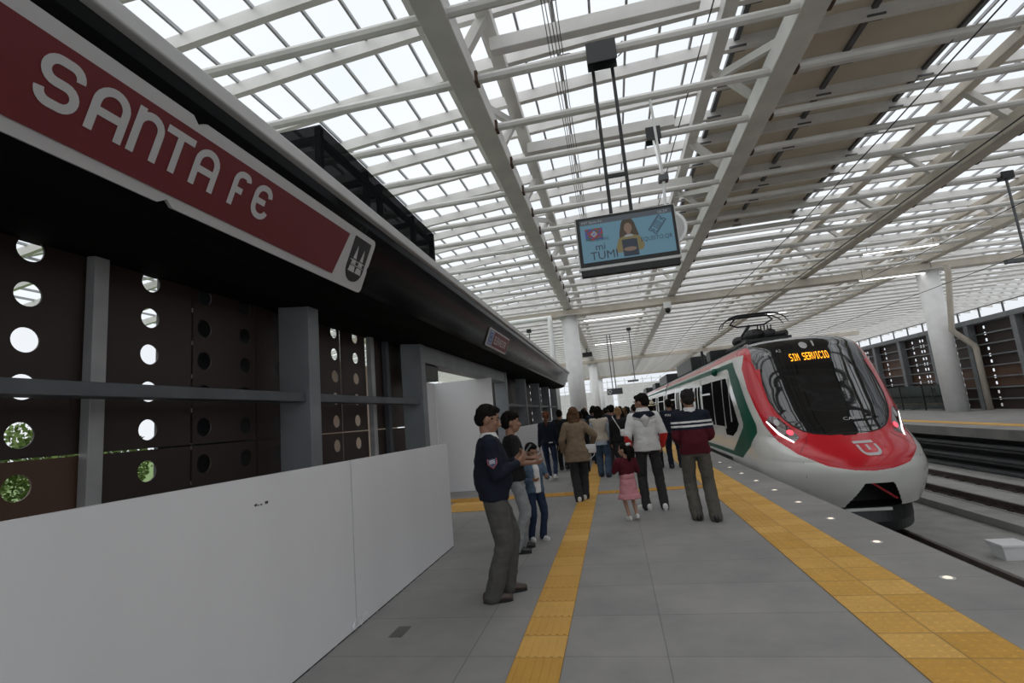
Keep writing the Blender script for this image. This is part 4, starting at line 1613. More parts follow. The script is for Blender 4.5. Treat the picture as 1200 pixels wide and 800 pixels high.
for x, y, h, lab in ((-16.5, 8.2, 2.5, 'green tree seen through the nearest column of holes'), (-15.8, 11.3, 2.7, 'green tree seen through the second column of holes'), (-17.2, 14.2, 2.4, 'green tree outside, farther along the sign wall'), (-16.4, 5.4, 2.4, 'green tree outside, nearest to the camera')):
    bush(x, y, h, lab)
# ================================================================== PEOPLE
SKIN = mat('skin', (0.26, 0.135, 0.085), 0.55, var=0.06, scale=6)
SKIN_L = mat('light_skin', (0.36, 0.20, 0.135), 0.55, var=0.06, scale=6)
HAIRM = mat('black_hair', (0.008, 0.007, 0.006), 0.85, var=0.4, scale=30, spec=0.08)
HAIR_BR = mat('brown_hair', (0.10, 0.055, 0.030), 0.8, var=0.4, scale=25, spec=0.1)
HAIR_RD = mat('auburn_hair', (0.12, 0.05, 0.028), 0.8, var=0.4, scale=25, spec=0.1)
HAIR_BL = mat('blond_hair', (0.28, 0.17, 0.085), 0.8, var=0.35, scale=25, spec=0.1)
HAIR_GR = mat('greying_hair', (0.022, 0.020, 0.019), 0.85, var=0.5, scale=40, spec=0.08)
def cloth(name, col, var=0.10, rough=0.85):
    return mat(name, col, rough, var=var, scale=14, bump=0.15, spec=0.2)
C_navy = cloth('navy_knit', (0.0085, 0.011, 0.021))
C_grey = cloth('grey_trousers', (0.075, 0.073, 0.068))
C_olive = cloth('olive_trousers', (0.085, 0.080, 0.068))
C_char = cloth('charcoal_trousers', (0.030, 0.030, 0.032))
C_black = cloth('black_cloth', (0.011, 0.011, 0.012))
C_white = cloth('white_cloth', (0.60, 0.59, 0.58), .04)
C_red = cloth('bright_red_cloth', (0.55, 0.035, 0.03))
C_maroon = cloth('maroon_knit', (0.070, 0.008, 0.014))
C_pink = cloth('pink_cloth', (0.46, 0.20, 0.22))
C_tan = cloth('tan_coat', (0.20, 0.145, 0.095))
C_cream = cloth('cream_fleece', (0.46, 0.41, 0.34))
C_lblue = cloth('pale_blue_shirt', (0.36, 0.42, 0.50))
C_denim = cloth('blue_denim', (0.055, 0.085, 0.135), .2)
C_ddenim = cloth('dark_denim', (0.016, 0.026, 0.055), .2)
C_gdenim = cloth('grey_denim', (0.22, 0.23, 0.235), .18)
C_djacket = cloth('denim_jacket', (0.075, 0.115, 0.165), .2)
C_gcloth = cloth('grey_cloth', (0.16, 0.16, 0.165))
C_green = cloth('dark_green_cloth', (0.02, 0.045, 0.03))
C_brownc = cloth('brown_cloth', (0.085, 0.055, 0.04))
L_brown = mat('brown_leather', (0.045, 0.025, 0.018), 0.4, var=0.2)
L_black = mat('black_leather', (0.012, 0.011, 0.011), 0.4)
L_white = mat('white_leather', (0.62, 0.61, 0.59), 0.5, var=0.05)
L_silver = mat('silver_leather', (0.60, 0.60, 0.62), 0.3, metal=0.3)
EYEM = mat('dark_eye', (0.01, 0.008, 0.007), 0.2)
LIPM = mat('lips', (0.20, 0.075, 0.06), 0.5)

def V(*a):
    return Vector(a)
def ik(a, b, l1, l2, pole):
    d = b - a
    L = d.length
    mx_ = (l1 + l2) * .998
    if L > mx_:
        b = a + d * (mx_ / L)
        d = b - a
        L = mx_
    x = (l1 * l1 - l2 * l2 + L * L) / (2 * L)
    h = math.sqrt(max(0, l1 * l1 - x * x))
    e = d.normalized()
    pl = pole - e * pole.dot(e)
    pl = pl.normalized() if pl.length > 1e-6 else V(0, 1, 0)
    return a + e * x + pl * h, b

class Sculpt(MB):
    """overlapping closed lumps fused into one continuous skin"""
    def limb(s, pts, rs, n=10):
        for (a, ra), (b, rb) in zip(list(zip(pts, rs)), list(zip(pts, rs))[1:]):
            a, b = Vector(a), Vector(b)
            m_ = 3
            s.tube([a + (b - a) * (i / m_) for i in range(m_ + 1)], [ra + (rb - ra) * (i / m_) for i in range(m_ + 1)], n=n)
        for p, r in zip(pts, rs):
            s.ball(p, r, n=n, m=6)
    def rings(s, rows, n=22, e=2.3):
        """rows: (cx, cy, cz, rx, ry)"""
        rg = []
        for cx, cy, cz, rx, ry in rows:
            ring = []
            for k in range(n):
                a = 2 * math.pi * k / n
                c_, s_ = math.cos(a), math.sin(a)
                ring.append(V(cx + rx * math.copysign(abs(c_) ** (2 / e), c_), cy + ry * math.copysign(abs(s_) ** (2 / e), s_), cz))
            rg.append(ring)
        s.loft(rg)
    def fuse(s, name, m, parent, voxel, smooth=3, fold=0.0, fscale=9.0, split=None, seed=0):
        me = bpy.data.meshes.new('lump')
        me.from_pydata([tuple(v) for v in s.v], [], s.f)
        bm = bmesh.new()
        bm.from_mesh(me)
        bmesh.ops.recalc_face_normals(bm, faces=bm.faces)
        bm.to_mesh(me)
        bm.free()
        ob = bpy.data.objects.new('lump', me)
        r = ob.modifiers.new('fuse', 'REMESH')
        r.mode = 'VOXEL'
        r.voxel_size = voxel
        sm_ = ob.modifiers.new('soft', 'SMOOTH')
        sm_.factor = .5
        sm_.iterations = smooth
        new = evaluated_mesh(ob)
        bpy.data.meshes.remove(me)
        new.name = name
        if fold:
            off = Vector((seed * 3.1, seed * 1.7, 0))
            cos = [v.co.copy() for v in new.vertices]
            nos = [v.normal.copy() for v in new.vertices]
            flat = []
            for p, n_ in zip(cos, nos):
                q = Vector((p.x * fscale, p.y * fscale, p.z * fscale * 1.5)) + off
                flat += list(p + n_ * (fold * noise.noise(q) + fold * .5 * noise.noise(q * 2.3)))
            new.vertices.foreach_set('co', flat)
            new.update()
        ms = m if isinstance(m, (list, tuple)) else [m]
        new.materials.clear()
        for q in ms:
            new.materials.append(q)
        if split and len(ms) > 1:
            for p in new.polygons:
                p.material_index = split(p.center)
        new.polygons.foreach_set('use_smooth', [True] * len(new.polygons))
        o = bpy.data.objects.new(name, new)
        COL.objects.link(o)
        if parent:
            o.parent = parent
        return o

def hand(sc, wrist, d, palm_n, thumb_side, k=1.0, curl=0.5):
    """palm, four unequal bent fingers and a thumb from the side of the palm"""
    d = d.normalized()
    n_ = (palm_n - d * palm_n.dot(d)).normalized()
    sdir = d.cross(n_).normalized() * thumb_side
    for t in (-1.2, -.4, .4, 1.2):
        sc.limb([wrist + sdir * t * .012 * k, wrist + d * .085 * k + sdir * t * .021 * k], [.016 * k, .0125 * k], n=8)
    for i, (off, ln) in enumerate(((.033, .072), (.011, .080), (-.011, .075), (-.033, .060))):
        p = wrist + d * .085 * k + sdir * off * k
        dd = d.copy()
        pts, rs = [p], [.0105 * k]
        for j, (f_, r_) in enumerate(((.45, .0098), (.32, .009), (.23, .0082))):
            dd = (dd + n_ * curl * (.75 + .15 * i)).normalized()
            p = p + dd * ln * f_ * k
            pts.append(p)
            rs.append(r_ * k)
        sc.limb(pts, rs, n=8)
    p0 = wrist + d * .025 * k + sdir * .028 * k
    p1 = p0 + (d * .6 + sdir * .75 + n_ * .25).normalized() * .042 * k
    p2 = p1 + (d * .9 + sdir * .25 + n_ * .45).normalized() * .034 * k
    p3 = p2 + (d * .95 + n_ * .45).normalized() * .026 * k
    sc.limb([p0, p1, p2, p3], [.014 * k, .0125 * k, .011 * k, .0095 * k], n=8)

def person(name_label, loc, heading, H=1.72, group=None, build=1.0, head=1.09,
           feet=((.0, .0, 0), (.0, .0, 0)), toe=(8, 8), arms=None, turn=0.0, nod=0.0, lean=0.0, female=False,
           skin=SKIN, hair=('short', HAIRM), top=None, bottom=None, shoes=L_black, fine=0.011, face=False, seed=0, extra=None, belly=0.0):
    """feet: (dx, dy, lift) for L, R; arms: two (wrist offset from shoulder, pole, sleeve) in body units"""
    k = H * 1.012 / 1.75
    P = thing('person', name_label, 'person', loc, R_(heading), group)
    S_ = lambda x, y, z: V(x * k, y * k, z * k)
    def ln(p):           # torso lean
        t = max(0, p.z / k - .95)
        return V(p.x, p.y + lean * t * k, p.z)
    w_ = build
    J = {}
    for sd, nm in ((-1, 'L'), (1, 'R')):
        ft = feet[0] if sd < 0 else feet[1]
        hip = S_(sd * .092 * w_, 0, .90)
        ank = S_(sd * .095 * w_ + ft[0], -.02 + ft[1], .085 + ft[2])
        knee, ank = ik(hip, ank, .43 * k, .415 * k, V(sd * .12, 1, 0))
        ta = R_(toe[0] if sd < 0 else toe[1]) * (-1 if sd > 0 else 1)
        pitch = ft[2] * 3.2
        td = V(-math.sin(ta), math.cos(ta), 0)
        td = (td - V(0, 0, min(1.2, pitch))).normalized()
        J[nm] = (hip, knee, ank, td)
    neck0 = ln(S_(0, -.015, 1.43))
    hc = ln(S_(0, 0.014, 1.592)) + V(0, .05 * lean * k, 0)
    if head != 1.0:
        hc.z = neck0.z + (hc.z - neck0.z) * head
    hrot = Matrix.Rotation(R_(turn), 3, 'Z') @ Matrix.Rotation(R_(-nod), 3, 'X')
    hk = k * head
    def HP(x, y, z):
        return hc + hrot @ V(x * hk, y * hk, z * hk)
    sh_w = (.176 if not female else .158) * w_
    A = {}
    for sd, nm in ((-1, 'L'), (1, 'R')):
        sh = ln(S_(sd * sh_w, -.01, 1.385))
        spec = (arms[0] if sd < 0 else arms[1]) if arms else None
        if spec is None:
            spec = ((sd * .07, .03, -.54), (sd * .3, -1, 0))
        off, pole = spec[0], spec[1]
        wr = sh + S_(*off)
        el, wr = ik(sh, wr, .285 * k, .255 * k, V(*pole))
        A[nm] = (sh, el, wr, spec[2] if len(spec) > 2 else None)
    bl = belly
    dw = .5 + .5 * w_
    torso = [(0, 0, .84, .155 * w_, .105), (0, -.005, .92, .168 * w_, .118), (0, 0, 1.02, (.150 if not female else .135) * w_, .108 + bl), (0, .0, 1.10, (.148 if not female else .122) * w_, .105 + bl), (0, .0, 1.22, (.162 if not female else .142) * w_, .115 + bl * .5), (0, -.005, 1.32, (.172 if not female else .152) * w_, .110), (0, -.01, 1.40, .150 * w_, .085), (0, -.012, 1.445, .085 * w_, .062)]
    def trows(grow, z0, z1, flare=0.0, gz=0.0):
        rows = []
        for cx_, cy_, cz_, rx, ry in torso:
            if cz_ < z0 - .001 or cz_ > z1 + .001:
                continue
            p = ln(S_(cx_, cy_, cz_))
            fl = flare * max(0, 1.15 - cz_)
            rows.append((p.x, p.y, p.z, (rx + grow + fl) * k, (ry + grow + fl) * k))
        return rows
    # ---- body
    sc = Sculpt()
    sc.rings(trows(-.014, .84, 1.03) + trows(0, 1.1, 1.45))
    sc.limb([neck0 - V(0, 0, .03 * k), HP(0, -.022, -.06)], [.060 * k * (.88 if female else 1), .056 * k * (.88 if female else 1)], n=12)
    sc.ball(HP(0, -.012, .018), .076 * hk, .097 * hk, .100 * hk, n=18, m=12, rot=hrot)      # skull
    sc.ball(HP(0, .030, -.050), .058 * hk, .062 * hk, .068 * hk, n=14, m=10, rot=hrot)      # jaw
    sc.ball(HP(0, .050, -.082), .030 * hk, .034 * hk, .026 * hk, n=10, m=8, rot=hrot)       # chin
    sc.ball(HP(0, .066, .022), .052 * hk, .022 * hk, .016 * hk, n=10, m=6, rot=hrot)        # brow
    for sd in (-1, 1):
        sc.ball(HP(sd * .036, .060, -.022), .026 * hk, .026 * hk, .026 * hk, n=10, m=6, rot=hrot)   # cheek
        sc.ball(HP(sd * .080, -.008, -.012), .013 * hk, .021 * hk, .034 * hk, n=8, m=6, rot=hrot)   # ear
    sc.limb([HP(0, .082, .006), HP(0, .104, -.030)], [.010 * hk, .016 * hk], n=8)             # nose
    sc.ball(HP(0, .082, -.060), .026 * hk, .014 * hk, .013 * hk, n=10, m=6, rot=hrot)        # mouth
    for nm, sd in (('L', -1), ('R', 1)):
        hip, knee, ank, td = J[nm]
        sc.limb([hip - V(0, 0, .03 * k), (hip + knee) / 2, knee, knee + (ank - knee) * .3, ank], [.070 * k * w_, .066 * k * w_, .050 * k, .050 * k, .037 * k])
        sc.limb([ank - V(0, 0, .03 * k), ank + td * .13 * k - V(0, 0, .055 * k)], [.035 * k, .024 * k])
        sh, el, wr, _ = A[nm]
        sc.limb([sh, (sh + el) / 2, el, wr], [.054 * k * w_, .047 * k * w_, .038 * k, .026 * k])
        fd = (wr - el).normalized()
        spec = (arms[0] if sd < 0 else arms[1]) if arms else None
        pn = V(*(spec[3] if spec and len(spec) > 3 else (-sd, .15, 0)))
        cu_ = spec[4] if spec and len(spec) > 4 else .32
        hd = V(*(spec[5])) if spec and len(spec) > 5 else fd
        ts = -1 if hd.normalized().cross((pn - hd.normalized() * pn.dot(hd.normalized()))).dot(V(0, 1, 0.35)) < 0 else 1
        hand(sc, wr, hd, pn, ts, k * (.98 if not female else .9), cu_)
    sc.fuse('body', skin, P, min(fine, .0085) if face else fine, 2)
    # ---- hair
    hs, hm = hair
    sc = Sculpt()
    sc.ball(HP(0, -.026, .036), .086 * hk, .098 * hk, .092 * hk, n=18, m=12, rot=hrot)
    if hs in ('short', 'boy'):
        sc.ball(HP(0, -.052, -.010), .074 * hk, .072 * hk, .070 * hk, n=14, m=10, rot=hrot)
        sc.ball(HP(0, .032, .086), .062 * hk, .050 * hk, .034 * hk, n=12, m=8, rot=hrot)
        if hs == 'boy':
            sc.ball(HP(0, .055, .070), .066 * hk, .036 * hk, .030 * hk, n=12, m=8, rot=hrot)
            sc.ball(HP(0, -.02, .075), .088 * hk, .090 * hk, .060 * hk, n=14, m=8, rot=hrot)
    if hs in ('long', 'wavy'):
        b_ = -.36 if hs == 'long' else -.30
        rows = []
        for t in range(7):
            z = .02 + (b_ - .02) * t / 6
            q = HP(0, -.045, 0)
            rows.append((q.x, q.y - .012 * t * hk * .6 + (lean * -0.0), hc.z + z * hk, (.086 + .012 * math.sin(t * 1.1)) * hk, (.058 - .004 * t) * hk))
        sc.rings(rows[::-1])
        for sd in (-1, 1):
            sc.limb([HP(sd * .075, .0, .03), HP(sd * .086, -.01, -.06), HP(sd * .082, -.02, -.16)], [.022 * hk, .024 * hk, .018 * hk], n=8)
    if hs == 'tail':
        sc.ball(HP(0, -.05, 0), .074 * hk, .065 * hk, .070 * hk, rot=hrot)
        sc.limb([HP(0, -.115, .045), HP(0, -.150, .0), HP(0, -.150, -.10), HP(0, -.135, -.22)], [.028 * hk, .034 * hk, .034 * hk, .016 * hk])
    if hs == 'bun':
        sc.ball(HP(0, -.05, 0), .074 * hk, .065 * hk, .070 * hk, rot=hrot)
        sc.ball(HP(0, -.105, .09), .050 * hk, .048 * hk, .046 * hk, rot=hrot)
    if hs == 'girl':
        sc.ball(HP(0, -.05, -.01), .078 * hk, .070 * hk, .075 * hk, rot=hrot)
        for sd in (-1, 1):
            sc.limb([HP(sd * .05, -.10, .03), HP(sd * .075, -.125, -.03), HP(sd * .075, -.115, -.12), HP(sd * .06, -.10, -.19)], [.030 * hk, .042 * hk, .040 * hk, .020 * hk])
    sc.fuse('hair', hm, P, max(fine * .85, .008), 1, fold=.006 * hk, fscale=26, seed=seed)
    if face:
        for sd in (-1, 1):
            MB().ball(HP(sd * .031, .0745, .003), .012 * hk, .008 * hk, .006 * hk, n=10, m=6, rot=hrot).build('eye', EYEM, P, local=True, smooth=True)
            mbb = MB()
            mbb.tube([HP(sd * .015, .088, .024), HP(sd * .034, .084, .029), HP(sd * .052, .070, .022)], [.003 * hk, .004 * hk, .002 * hk], n=6)
            mbb.build('eyebrow', hm, P, local=True)
        MB().ball(HP(0, .093, -.061), .022 * hk, .007 * hk, .006 * hk, n=10, m=6, rot=hrot).build('lips', LIPM, P, local=True, smooth=True)
    # ---- trousers or skirt
    if bottom:
        kind, bm_ = bottom[0], bottom[1]
        sc = Sculpt()
        if kind in ('trousers', 'wide', 'slim'):
            g = {'trousers': .016, 'wide': .026, 'slim': .008}[kind]
            sc.rings(trows(.004, .84, 1.03))
            for nm in 'LR':
                hip, knee, ank, td = J[nm]
                rk = {'trousers': (.090, .076, .066), 'wide': (.094, .086, .082), 'slim': (.086, .064, .050)}[kind]
                up_ = ank + V(0, 0, -.035 * k) if kind != 'slim' else ank + V(0, 0, .0)
                sc.limb([hip + V(0, 0, -.03 * k), (hip + knee) / 2, knee, (knee + ank) / 2, up_], [(rk[0] - .002) * k * w_, (rk[0] - .006) * k * w_, rk[1] * k, (rk[1] + rk[2]) / 2 * k, rk[2] * k], n=12)
            sc.fuse('trousers', bm_, P, fine, 3, fold=.009 * k, fscale=8, seed=seed + 1)
        if kind == 'skirt':
            z0 = bottom[2]
            rows = [(0, 0, z0 * k, .285 * k, .245 * k), (0, 0, (z0 + .10) * k, .255 * k, .22 * k), (0, 0, (z0 + .105) * k, .235 * k, .20 * k), (0, 0, .95 * k, .185 * k, .15 * k), (0, 0, 1.05 * k, .135 * k, .105 * k)]
            sc.rings(rows, n=30)
            sc.fuse('skirt', bm_, P, fine, 2, fold=.010 * k, fscale=13, seed=seed + 1)
    # ---- top
    if top:
        kind, tm = top[0], top[1]
        tsplit = top[2] if len(top) > 2 else None
        sc = Sculpt()
        g = {'sweater': .028, 'tee': .022, 'jacket': .034, 'coat': .036, 'shirt': .024, 'vest': .030, 'bolero': .034}[kind]
        zlow = {'coat': .84, 'jacket': .92, 'bolero': 1.10}.get(kind, .92)
        fl = {'coat': .14, 'jacket': .02}.get(kind, .0)
        rows = trows(g, zlow, 1.46, fl)
        if kind == 'coat':
            r0 = rows[0]
            rows = [(r0[0], r0[1], .72 * k, r0[3] * 1.05, r0[4] * 1.06)] + rows
        else:
            r0 = rows[0]
            rows = [(r0[0], r0[1], r0[2] - .045 * k, r0[3] * .985, r0[4] * .985)] + rows
        sc.rings(rows)
        for nm in 'LR':
            sh, el, wr, sl = A[nm]
            if kind == 'vest':
                sc.ball(sh, .066 * k)
                continue
            full = kind != 'tee'
            ax_ = .012 if kind in ('sweater', 'shirt') else .026 if kind == 'bolero' else (.020 if kind != 'tee' else .012)
            if full:
                end = wr - (wr - el).normalized() * .01 * k
                sc.limb([sh, (sh + el) / 2, el, (el + wr) / 2, end], [(.058 + ax_) * k * w_, (.050 + ax_) * k * w_, (.043 + ax_) * k, (.038 + ax_) * k, (.030 + ax_ * .9) * k], n=12)
            else:
                sc.limb([sh, sh + (el - sh) * .75], [(.060 + ax_) * k * w_, (.056 + ax_) * k * w_], n=12)
            sc.limb([neck0 - V(0, 0, .03 * k), sh + V(0, 0, .004)], [.075 * k, (.052 + ax_) * k * w_])
        sc.fuse({'tee': 'shirt', 'vest': 'vest'}.get(kind, kind), tm, P, fine, 3, fold=(.008 if kind != 'tee' else .006) * k, fscale=9, seed=seed + 2, split=(lambda c: tsplit(c / k)) if tsplit else None)
    # ---- shoes
    if shoes:
        sole = L_white if shoes in (L_white,) else L_black
        for nm in 'LR':
            hip, knee, ank, td = J[nm]
            side = td.cross(V(0, 0, 1)).normalized()
            upv = side.cross(td).normalized()
            base = ank - upv * .085 * k if True else ank
            sc = Sculpt()
            h_ = base - td * .055 * k + upv * .042 * k
            sc.limb([h_, base + td * .06 * k + upv * .040 * k, base + td * .150 * k + upv * .030 * k], [.041 * k, .043 * k, .032 * k], n=12)
            sc.limb([h_ + upv * .02 * k, ank - upv * .01 * k], [.040 * k, .040 * k], n=12)
            # flatten onto the sole
            for v in sc.v:
                t = (v - base).dot(upv)
                if t < .012 * k:
                    v += upv * (.012 * k - t)
            o = sc.fuse('shoe', shoes, P, max(fine * .8, .007), 1)
            mbb = MB()
            ring = []
            for q in range(18):
                a = 2 * math.pi * q / 18
                wid = .046 if math.sin(a) > -.2 else .040
                c_ = base + td * (.045 + .135 * math.sin(a)) * k + side * (wid * math.cos(a)) * k
                ring.append(c_)
            mbb.loft([ring, [p + upv * .022 * k for p in ring]])
            so = mbb.build('sole', sole, o, local=True)
    if extra:
        extra(P, k, A, J, HP, hk, hrot, ln)
    return P

def loc_part(mb, name, m, P, smooth=False):
    return mb.build(name, m, P, local=True, smooth=smooth)

# ------------------------------------------------------------------ the man with the phone
def ex_man(P, k, A, J, HP, hk, hrot, ln):
    sc = Sculpt()
    rg = []
    c0_ = ln(V(0, -.012 * k, 1.455 * k))
    for dz, r in ((-.035, .112), (.0, .094), (.032, .080)):
        rg.append((c0_.x, c0_.y + .006, c0_.z + dz * k, r * k, r * .93 * k))
    sc.rings(rg, n=24, e=2.0)
    sc.fuse('collar', C_white, P, .008, 1)
    # shoulder patch on the right sleeve
    sh, el, wr, _ = A['R']
    d = (el - sh).normalized()
    q = sh + d * .17 * k
    side = V(1, -.15, 0.05).normalized()
    side = (side - d * side.dot(d)).normalized()
    t_ = d.cross(side).normalized()
    def patch(mbb, pts, off, m_, nm):
        mbb.prism(pts, lambda u, v, dd: q + t_ * u * k - d * v * k + side * (.066 * k + off + dd - (u * u) * 4.5 * k), .004)
        loc_part(mbb, nm, m_, P)
    patch(MB(), [(-.045, .035), (.0, .045), (.045, .035), (.045, -.01), (0, -.055), (-.045, -.01)], .002, mat('patch_red', (.35, .08, .09), .7), 'sleeve_patch')
    patch(MB(), [(-.036, .027), (.0, .035), (.036, .027), (.036, -.006), (0, -.043), (-.036, -.006)], .006, mat('patch_blue', (.05, .07, .16), .7), 'sleeve_patch')
    mbb = MB()
    for zz in (.016, .004, -.008):
        mbb.prism([(-.026, zz), (.026, zz), (.026, zz + .006), (-.026, zz + .006)], lambda u, v, dd: q + t_ * u * k - d * v * k + side * (.0745 * k + dd - (u * u) * 4.5 * k), .004)
    loc_part(mbb, 'sleeve_patch', C_white, P)
YN = (0.0, 0.0)
man = person('man in navy sweater with white collar, grey trousers and a phone, by the hoarding end', (-1.20, 4.70, 0), -74, H=1.73, build=1.22, belly=.05, head=1.13,
       feet=((.01, .08, 0), (-.01, -.07, 0)), toe=(0, 4), arms=(((.14, .24, -.19), (-.5, -.3, -1), None, (.6, -.2, .6), .55, (.3, .75, .6)), ((-.08, .25, -.20), (.45, -.5, -1), None, (-.7, -.2, .5), .5, (-.3, .75, .6))),
       turn=-6, nod=16, lean=-.02, hair=('short', HAIRM), top=('sweater', C_navy), bottom=('wide', C_grey), shoes=L_brown, fine=.0095, face=True, seed=1, extra=ex_man)
# phone held in his hands
def world_of(P, p):
    return frame(P) @ p
ph = thing('smartphone', 'grey smartphone held in both hands by the man in the navy sweater', 'phone', (0, 0, 0))
_k = 1.74 / 1.75
cph = V(0.0 * _k, .35 * _k, 1.30 * _k)
mbb = MB()
mbb.bbox(-.034, .034, -.004, .004, -.062, .062, .004)
rotp = Matrix.Rotation(R_(-40), 3, 'X')
ph.location = world_of(man, cph)
ph.rotation_euler = (0, 0, R_(-74))
mbb.v = [rotp @ v for v in mbb.v]
mbb.build('case', C_gcloth, ph, local=True)
mbb = MB().box(-.031, .031, -.0056, -.004, -.057, .057)
mbb.v = [rotp @ v for v in mbb.v]
mbb.build('display', M_slate, ph, local=True)

# ------------------------------------------------------------------ the two boys
def ex_boy(P, k, A, J, HP, hk, hrot, ln):
    mbb = MB()
    for a, b in ((0, 0), (.02, .015), (-.015, .018), (.006, -.02)):
        mbb.ball(V((.085 + a) * k, (.094 - abs(a)) * k, (.80 + b) * k), .014 * k, .008 * k, .014 * k, n=8, m=5)
    loc_part(mbb, 'red_print', C_red, P)
boy = person('boy in black t-shirt and grey jeans standing just behind the man in navy', (-1.31, 6.22, 0), -70, H=1.66, build=.98, head=1.15, feet=((0, .05, 0), (0, -.04, 0)), toe=(8, 20),
       arms=(((.06, .28, -.26), (-.5, -.5, -1), None, (.5, -.2, .6), .5), ((-.04, .26, -.30), (.4, -.6, -1), None, (-.7, -.1, .5), .5)), turn=-6, nod=3,
       hair=('boy', HAIRM), top=('tee', C_black), bottom=('trousers', C_gdenim), shoes=L_black, fine=.0105, face=True, seed=4, extra=ex_boy)
def ex_kid(P, k, A, J, HP, hk, hrot, ln):
    sc = Sculpt()
    rows = []
    for z, rx, ry in ((.88, .10, .115), (1.0, .098, .118), (1.2, .10, .125), (1.34, .09, .115), (1.42, .06, .08)):
        p = ln(V(0, .035 * k, z * k))
        rows.append((p.x, p.y, p.z, rx * k, ry * k))
    sc.rings(rows)
    sc.fuse('white_shirt', C_white, P, .010, 2, fold=.004)
kid = person('small boy in denim jacket over white shirt, head down, beside the boy in black', (-1.17, 6.75, 0), -138, H=1.19, build=1.08, head=1.36, feet=((.03, .06, 0), (.02, -.05, 0)), toe=(10, 10),
       arms=(((.02, .24, -.22), (-.8, -.4, -1), None, (.7, .1, .5), .6), ((-.02, .22, -.25), (.8, -.4, -1), None, (-.7, 0, .5), .6)), turn=0, nod=22,
       hair=('short', HAIRM), top=('shirt', C_djacket), bottom=('trousers', C_ddenim), shoes=L_white, fine=.010, face=True, seed=6, extra=ex_kid)

# ------------------------------------------------------------------ white jacket man and the girl
def ex_white(P, k, A, J, HP, hk, hrot, ln):
    # hood lying on the back: navy outside, white tip
    c_ = ln(V(0, -.095 * k, 1.40 * k))
    sc = Sculpt()
    sc.ball(c_ + V(0, .01 * k, .0), .175 * k, .075 * k, .095 * k, n=18, m=12)
    sc.limb([c_ + V(0, -.03 * k, -.02 * k), c_ + V(0, -.05 * k, -.13 * k)], [.085 * k, .035 * k], n=12)
    sc.rings([(0, -.02 * k, 1.44 * k, .120 * k, .10 * k), (0, -.02 * k, 1.50 * k, .100 * k, .095 * k), (0, -.02 * k, 1.53 * k, .088 * k, .088 * k)], n=20)
    def hood_split(c):
        x, z = abs(c.x) / k, c.z / k
        return 1 if (c.y < .0 and z < 1.475 and z > 1.345 + x * .35 and not (z < 1.425 - x * .75)) else 0
    sc.fuse('hood', [C_white, C_navy], P, .009, 2, fold=.004, split=hood_split)
wsplit = lambda c: 1 if (c.z < 1.12 and abs(c.x) > .205 and c.z < 1.02 + (abs(c.x) - .205) * 1.2 + (.10 if c.x > 0 else 0)) else 0
person('man in white hooded jacket with red sides and dark trousers, walking with the girl', (.43, 8.32, 0), 4, H=1.79, build=1.0, head=1.12, belly=.02, feet=((-.02, .02, 0), (.05, -.05, 0)), toe=(42, 4),
       arms=(((-.10, .06, -.49), (-.5, -1, 0)), ((.07, .14, -.46), (.5, -1, 0))), turn=52, nod=14, hair=('short', HAIRM), top=('jacket', [C_white, C_red], wsplit), bottom=('trousers', C_char), shoes=L_white, fine=.011, face=True, seed=8, extra=ex_white)
def ex_girl(P, k, A, J, HP, hk, hrot, ln):
    mbb = MB()
    for sd in (-1, 1):
        mbb.ball(HP(sd * .035, -.105, .085), .034 * hk, .018 * hk, .026 * hk, n=10, m=8)
    mbb.ball(HP(0, -.11, .082), .014 * hk, n=8, m=6)
    loc_part(mbb, 'hair_bow', C_white, P, True)
    sc = Sculpt()
    sc.rings([(0, 0, .97 * k, .180 * k, .150 * k), (0, 0, 1.04 * k, .185 * k, .155 * k), (0, 0, 1.09 * k, .170 * k, .140 * k)])
    sc.fuse('waist_scarf', C_pink, P, .010, 1, fold=.008, fscale=20)
person('little girl in maroon jacket and pink dress with a white hair bow', (.06, 7.66, 0), 22, H=1.04, build=1.22, head=1.40, female=True, feet=((.06, .02, 0), (-.03, -.10, .05)), toe=(6, 6),
       arms=(((.06, .22, -.06), (-.7, -.3, -1), None, (.6, .2, .4), .6), ((-.06, .20, -.16), (.8, -.4, -1), None, (-.6, .2, .3), .5)), turn=42, nod=4, skin=SKIN_L,
       hair=('girl', HAIRM), top=('bolero', C_maroon), bottom=('skirt', C_pink, .50), shoes=L_white, fine=.009, face=True, seed=9, extra=ex_girl)

# ------------------------------------------------------------------ striped sweater man
def stripes(c):
    z = c.z
    if 1.238 < z < 1.262 or 1.288 < z < 1.312:
        return 1
    return 0 if z >= 1.20 else 2
def ex_stripe(P, k, A, J, HP, hk, hrot, ln):
    sc = Sculpt()
    c0_ = ln(V(0, -.012 * k, 1.455 * k))
    sc.rings([(c0_.x, c0_.y + .004, c0_.z + dz * k, r * k, r * .95 * k) for dz, r in ((-.025, .100), (.0, .085), (.04, .072))], n=22, e=2.0)
    sc.fuse('collar', C_gcloth if False else C_white, P, .009, 1)
person('man in navy and maroon sweater with two white stripes, seen from behind by the train', (1.02, 7.40, 0), 2, H=1.77, build=1.06, belly=.045, head=1.10, feet=((.02, .06, 0), (.03, -.07, 0)), toe=(10, 8),
       arms=(((.02, .22, -.36), (-.35, -1, -.2)), ((-.02, .22, -.36), (.35, -1, -.2))), turn=0, nod=6, hair=('short', HAIR_GR), top=('sweater', [C_navy, C_white, C_maroon], stripes), bottom=('wide', C_olive), shoes=L_black, fine=.009, seed=12, extra=ex_stripe)

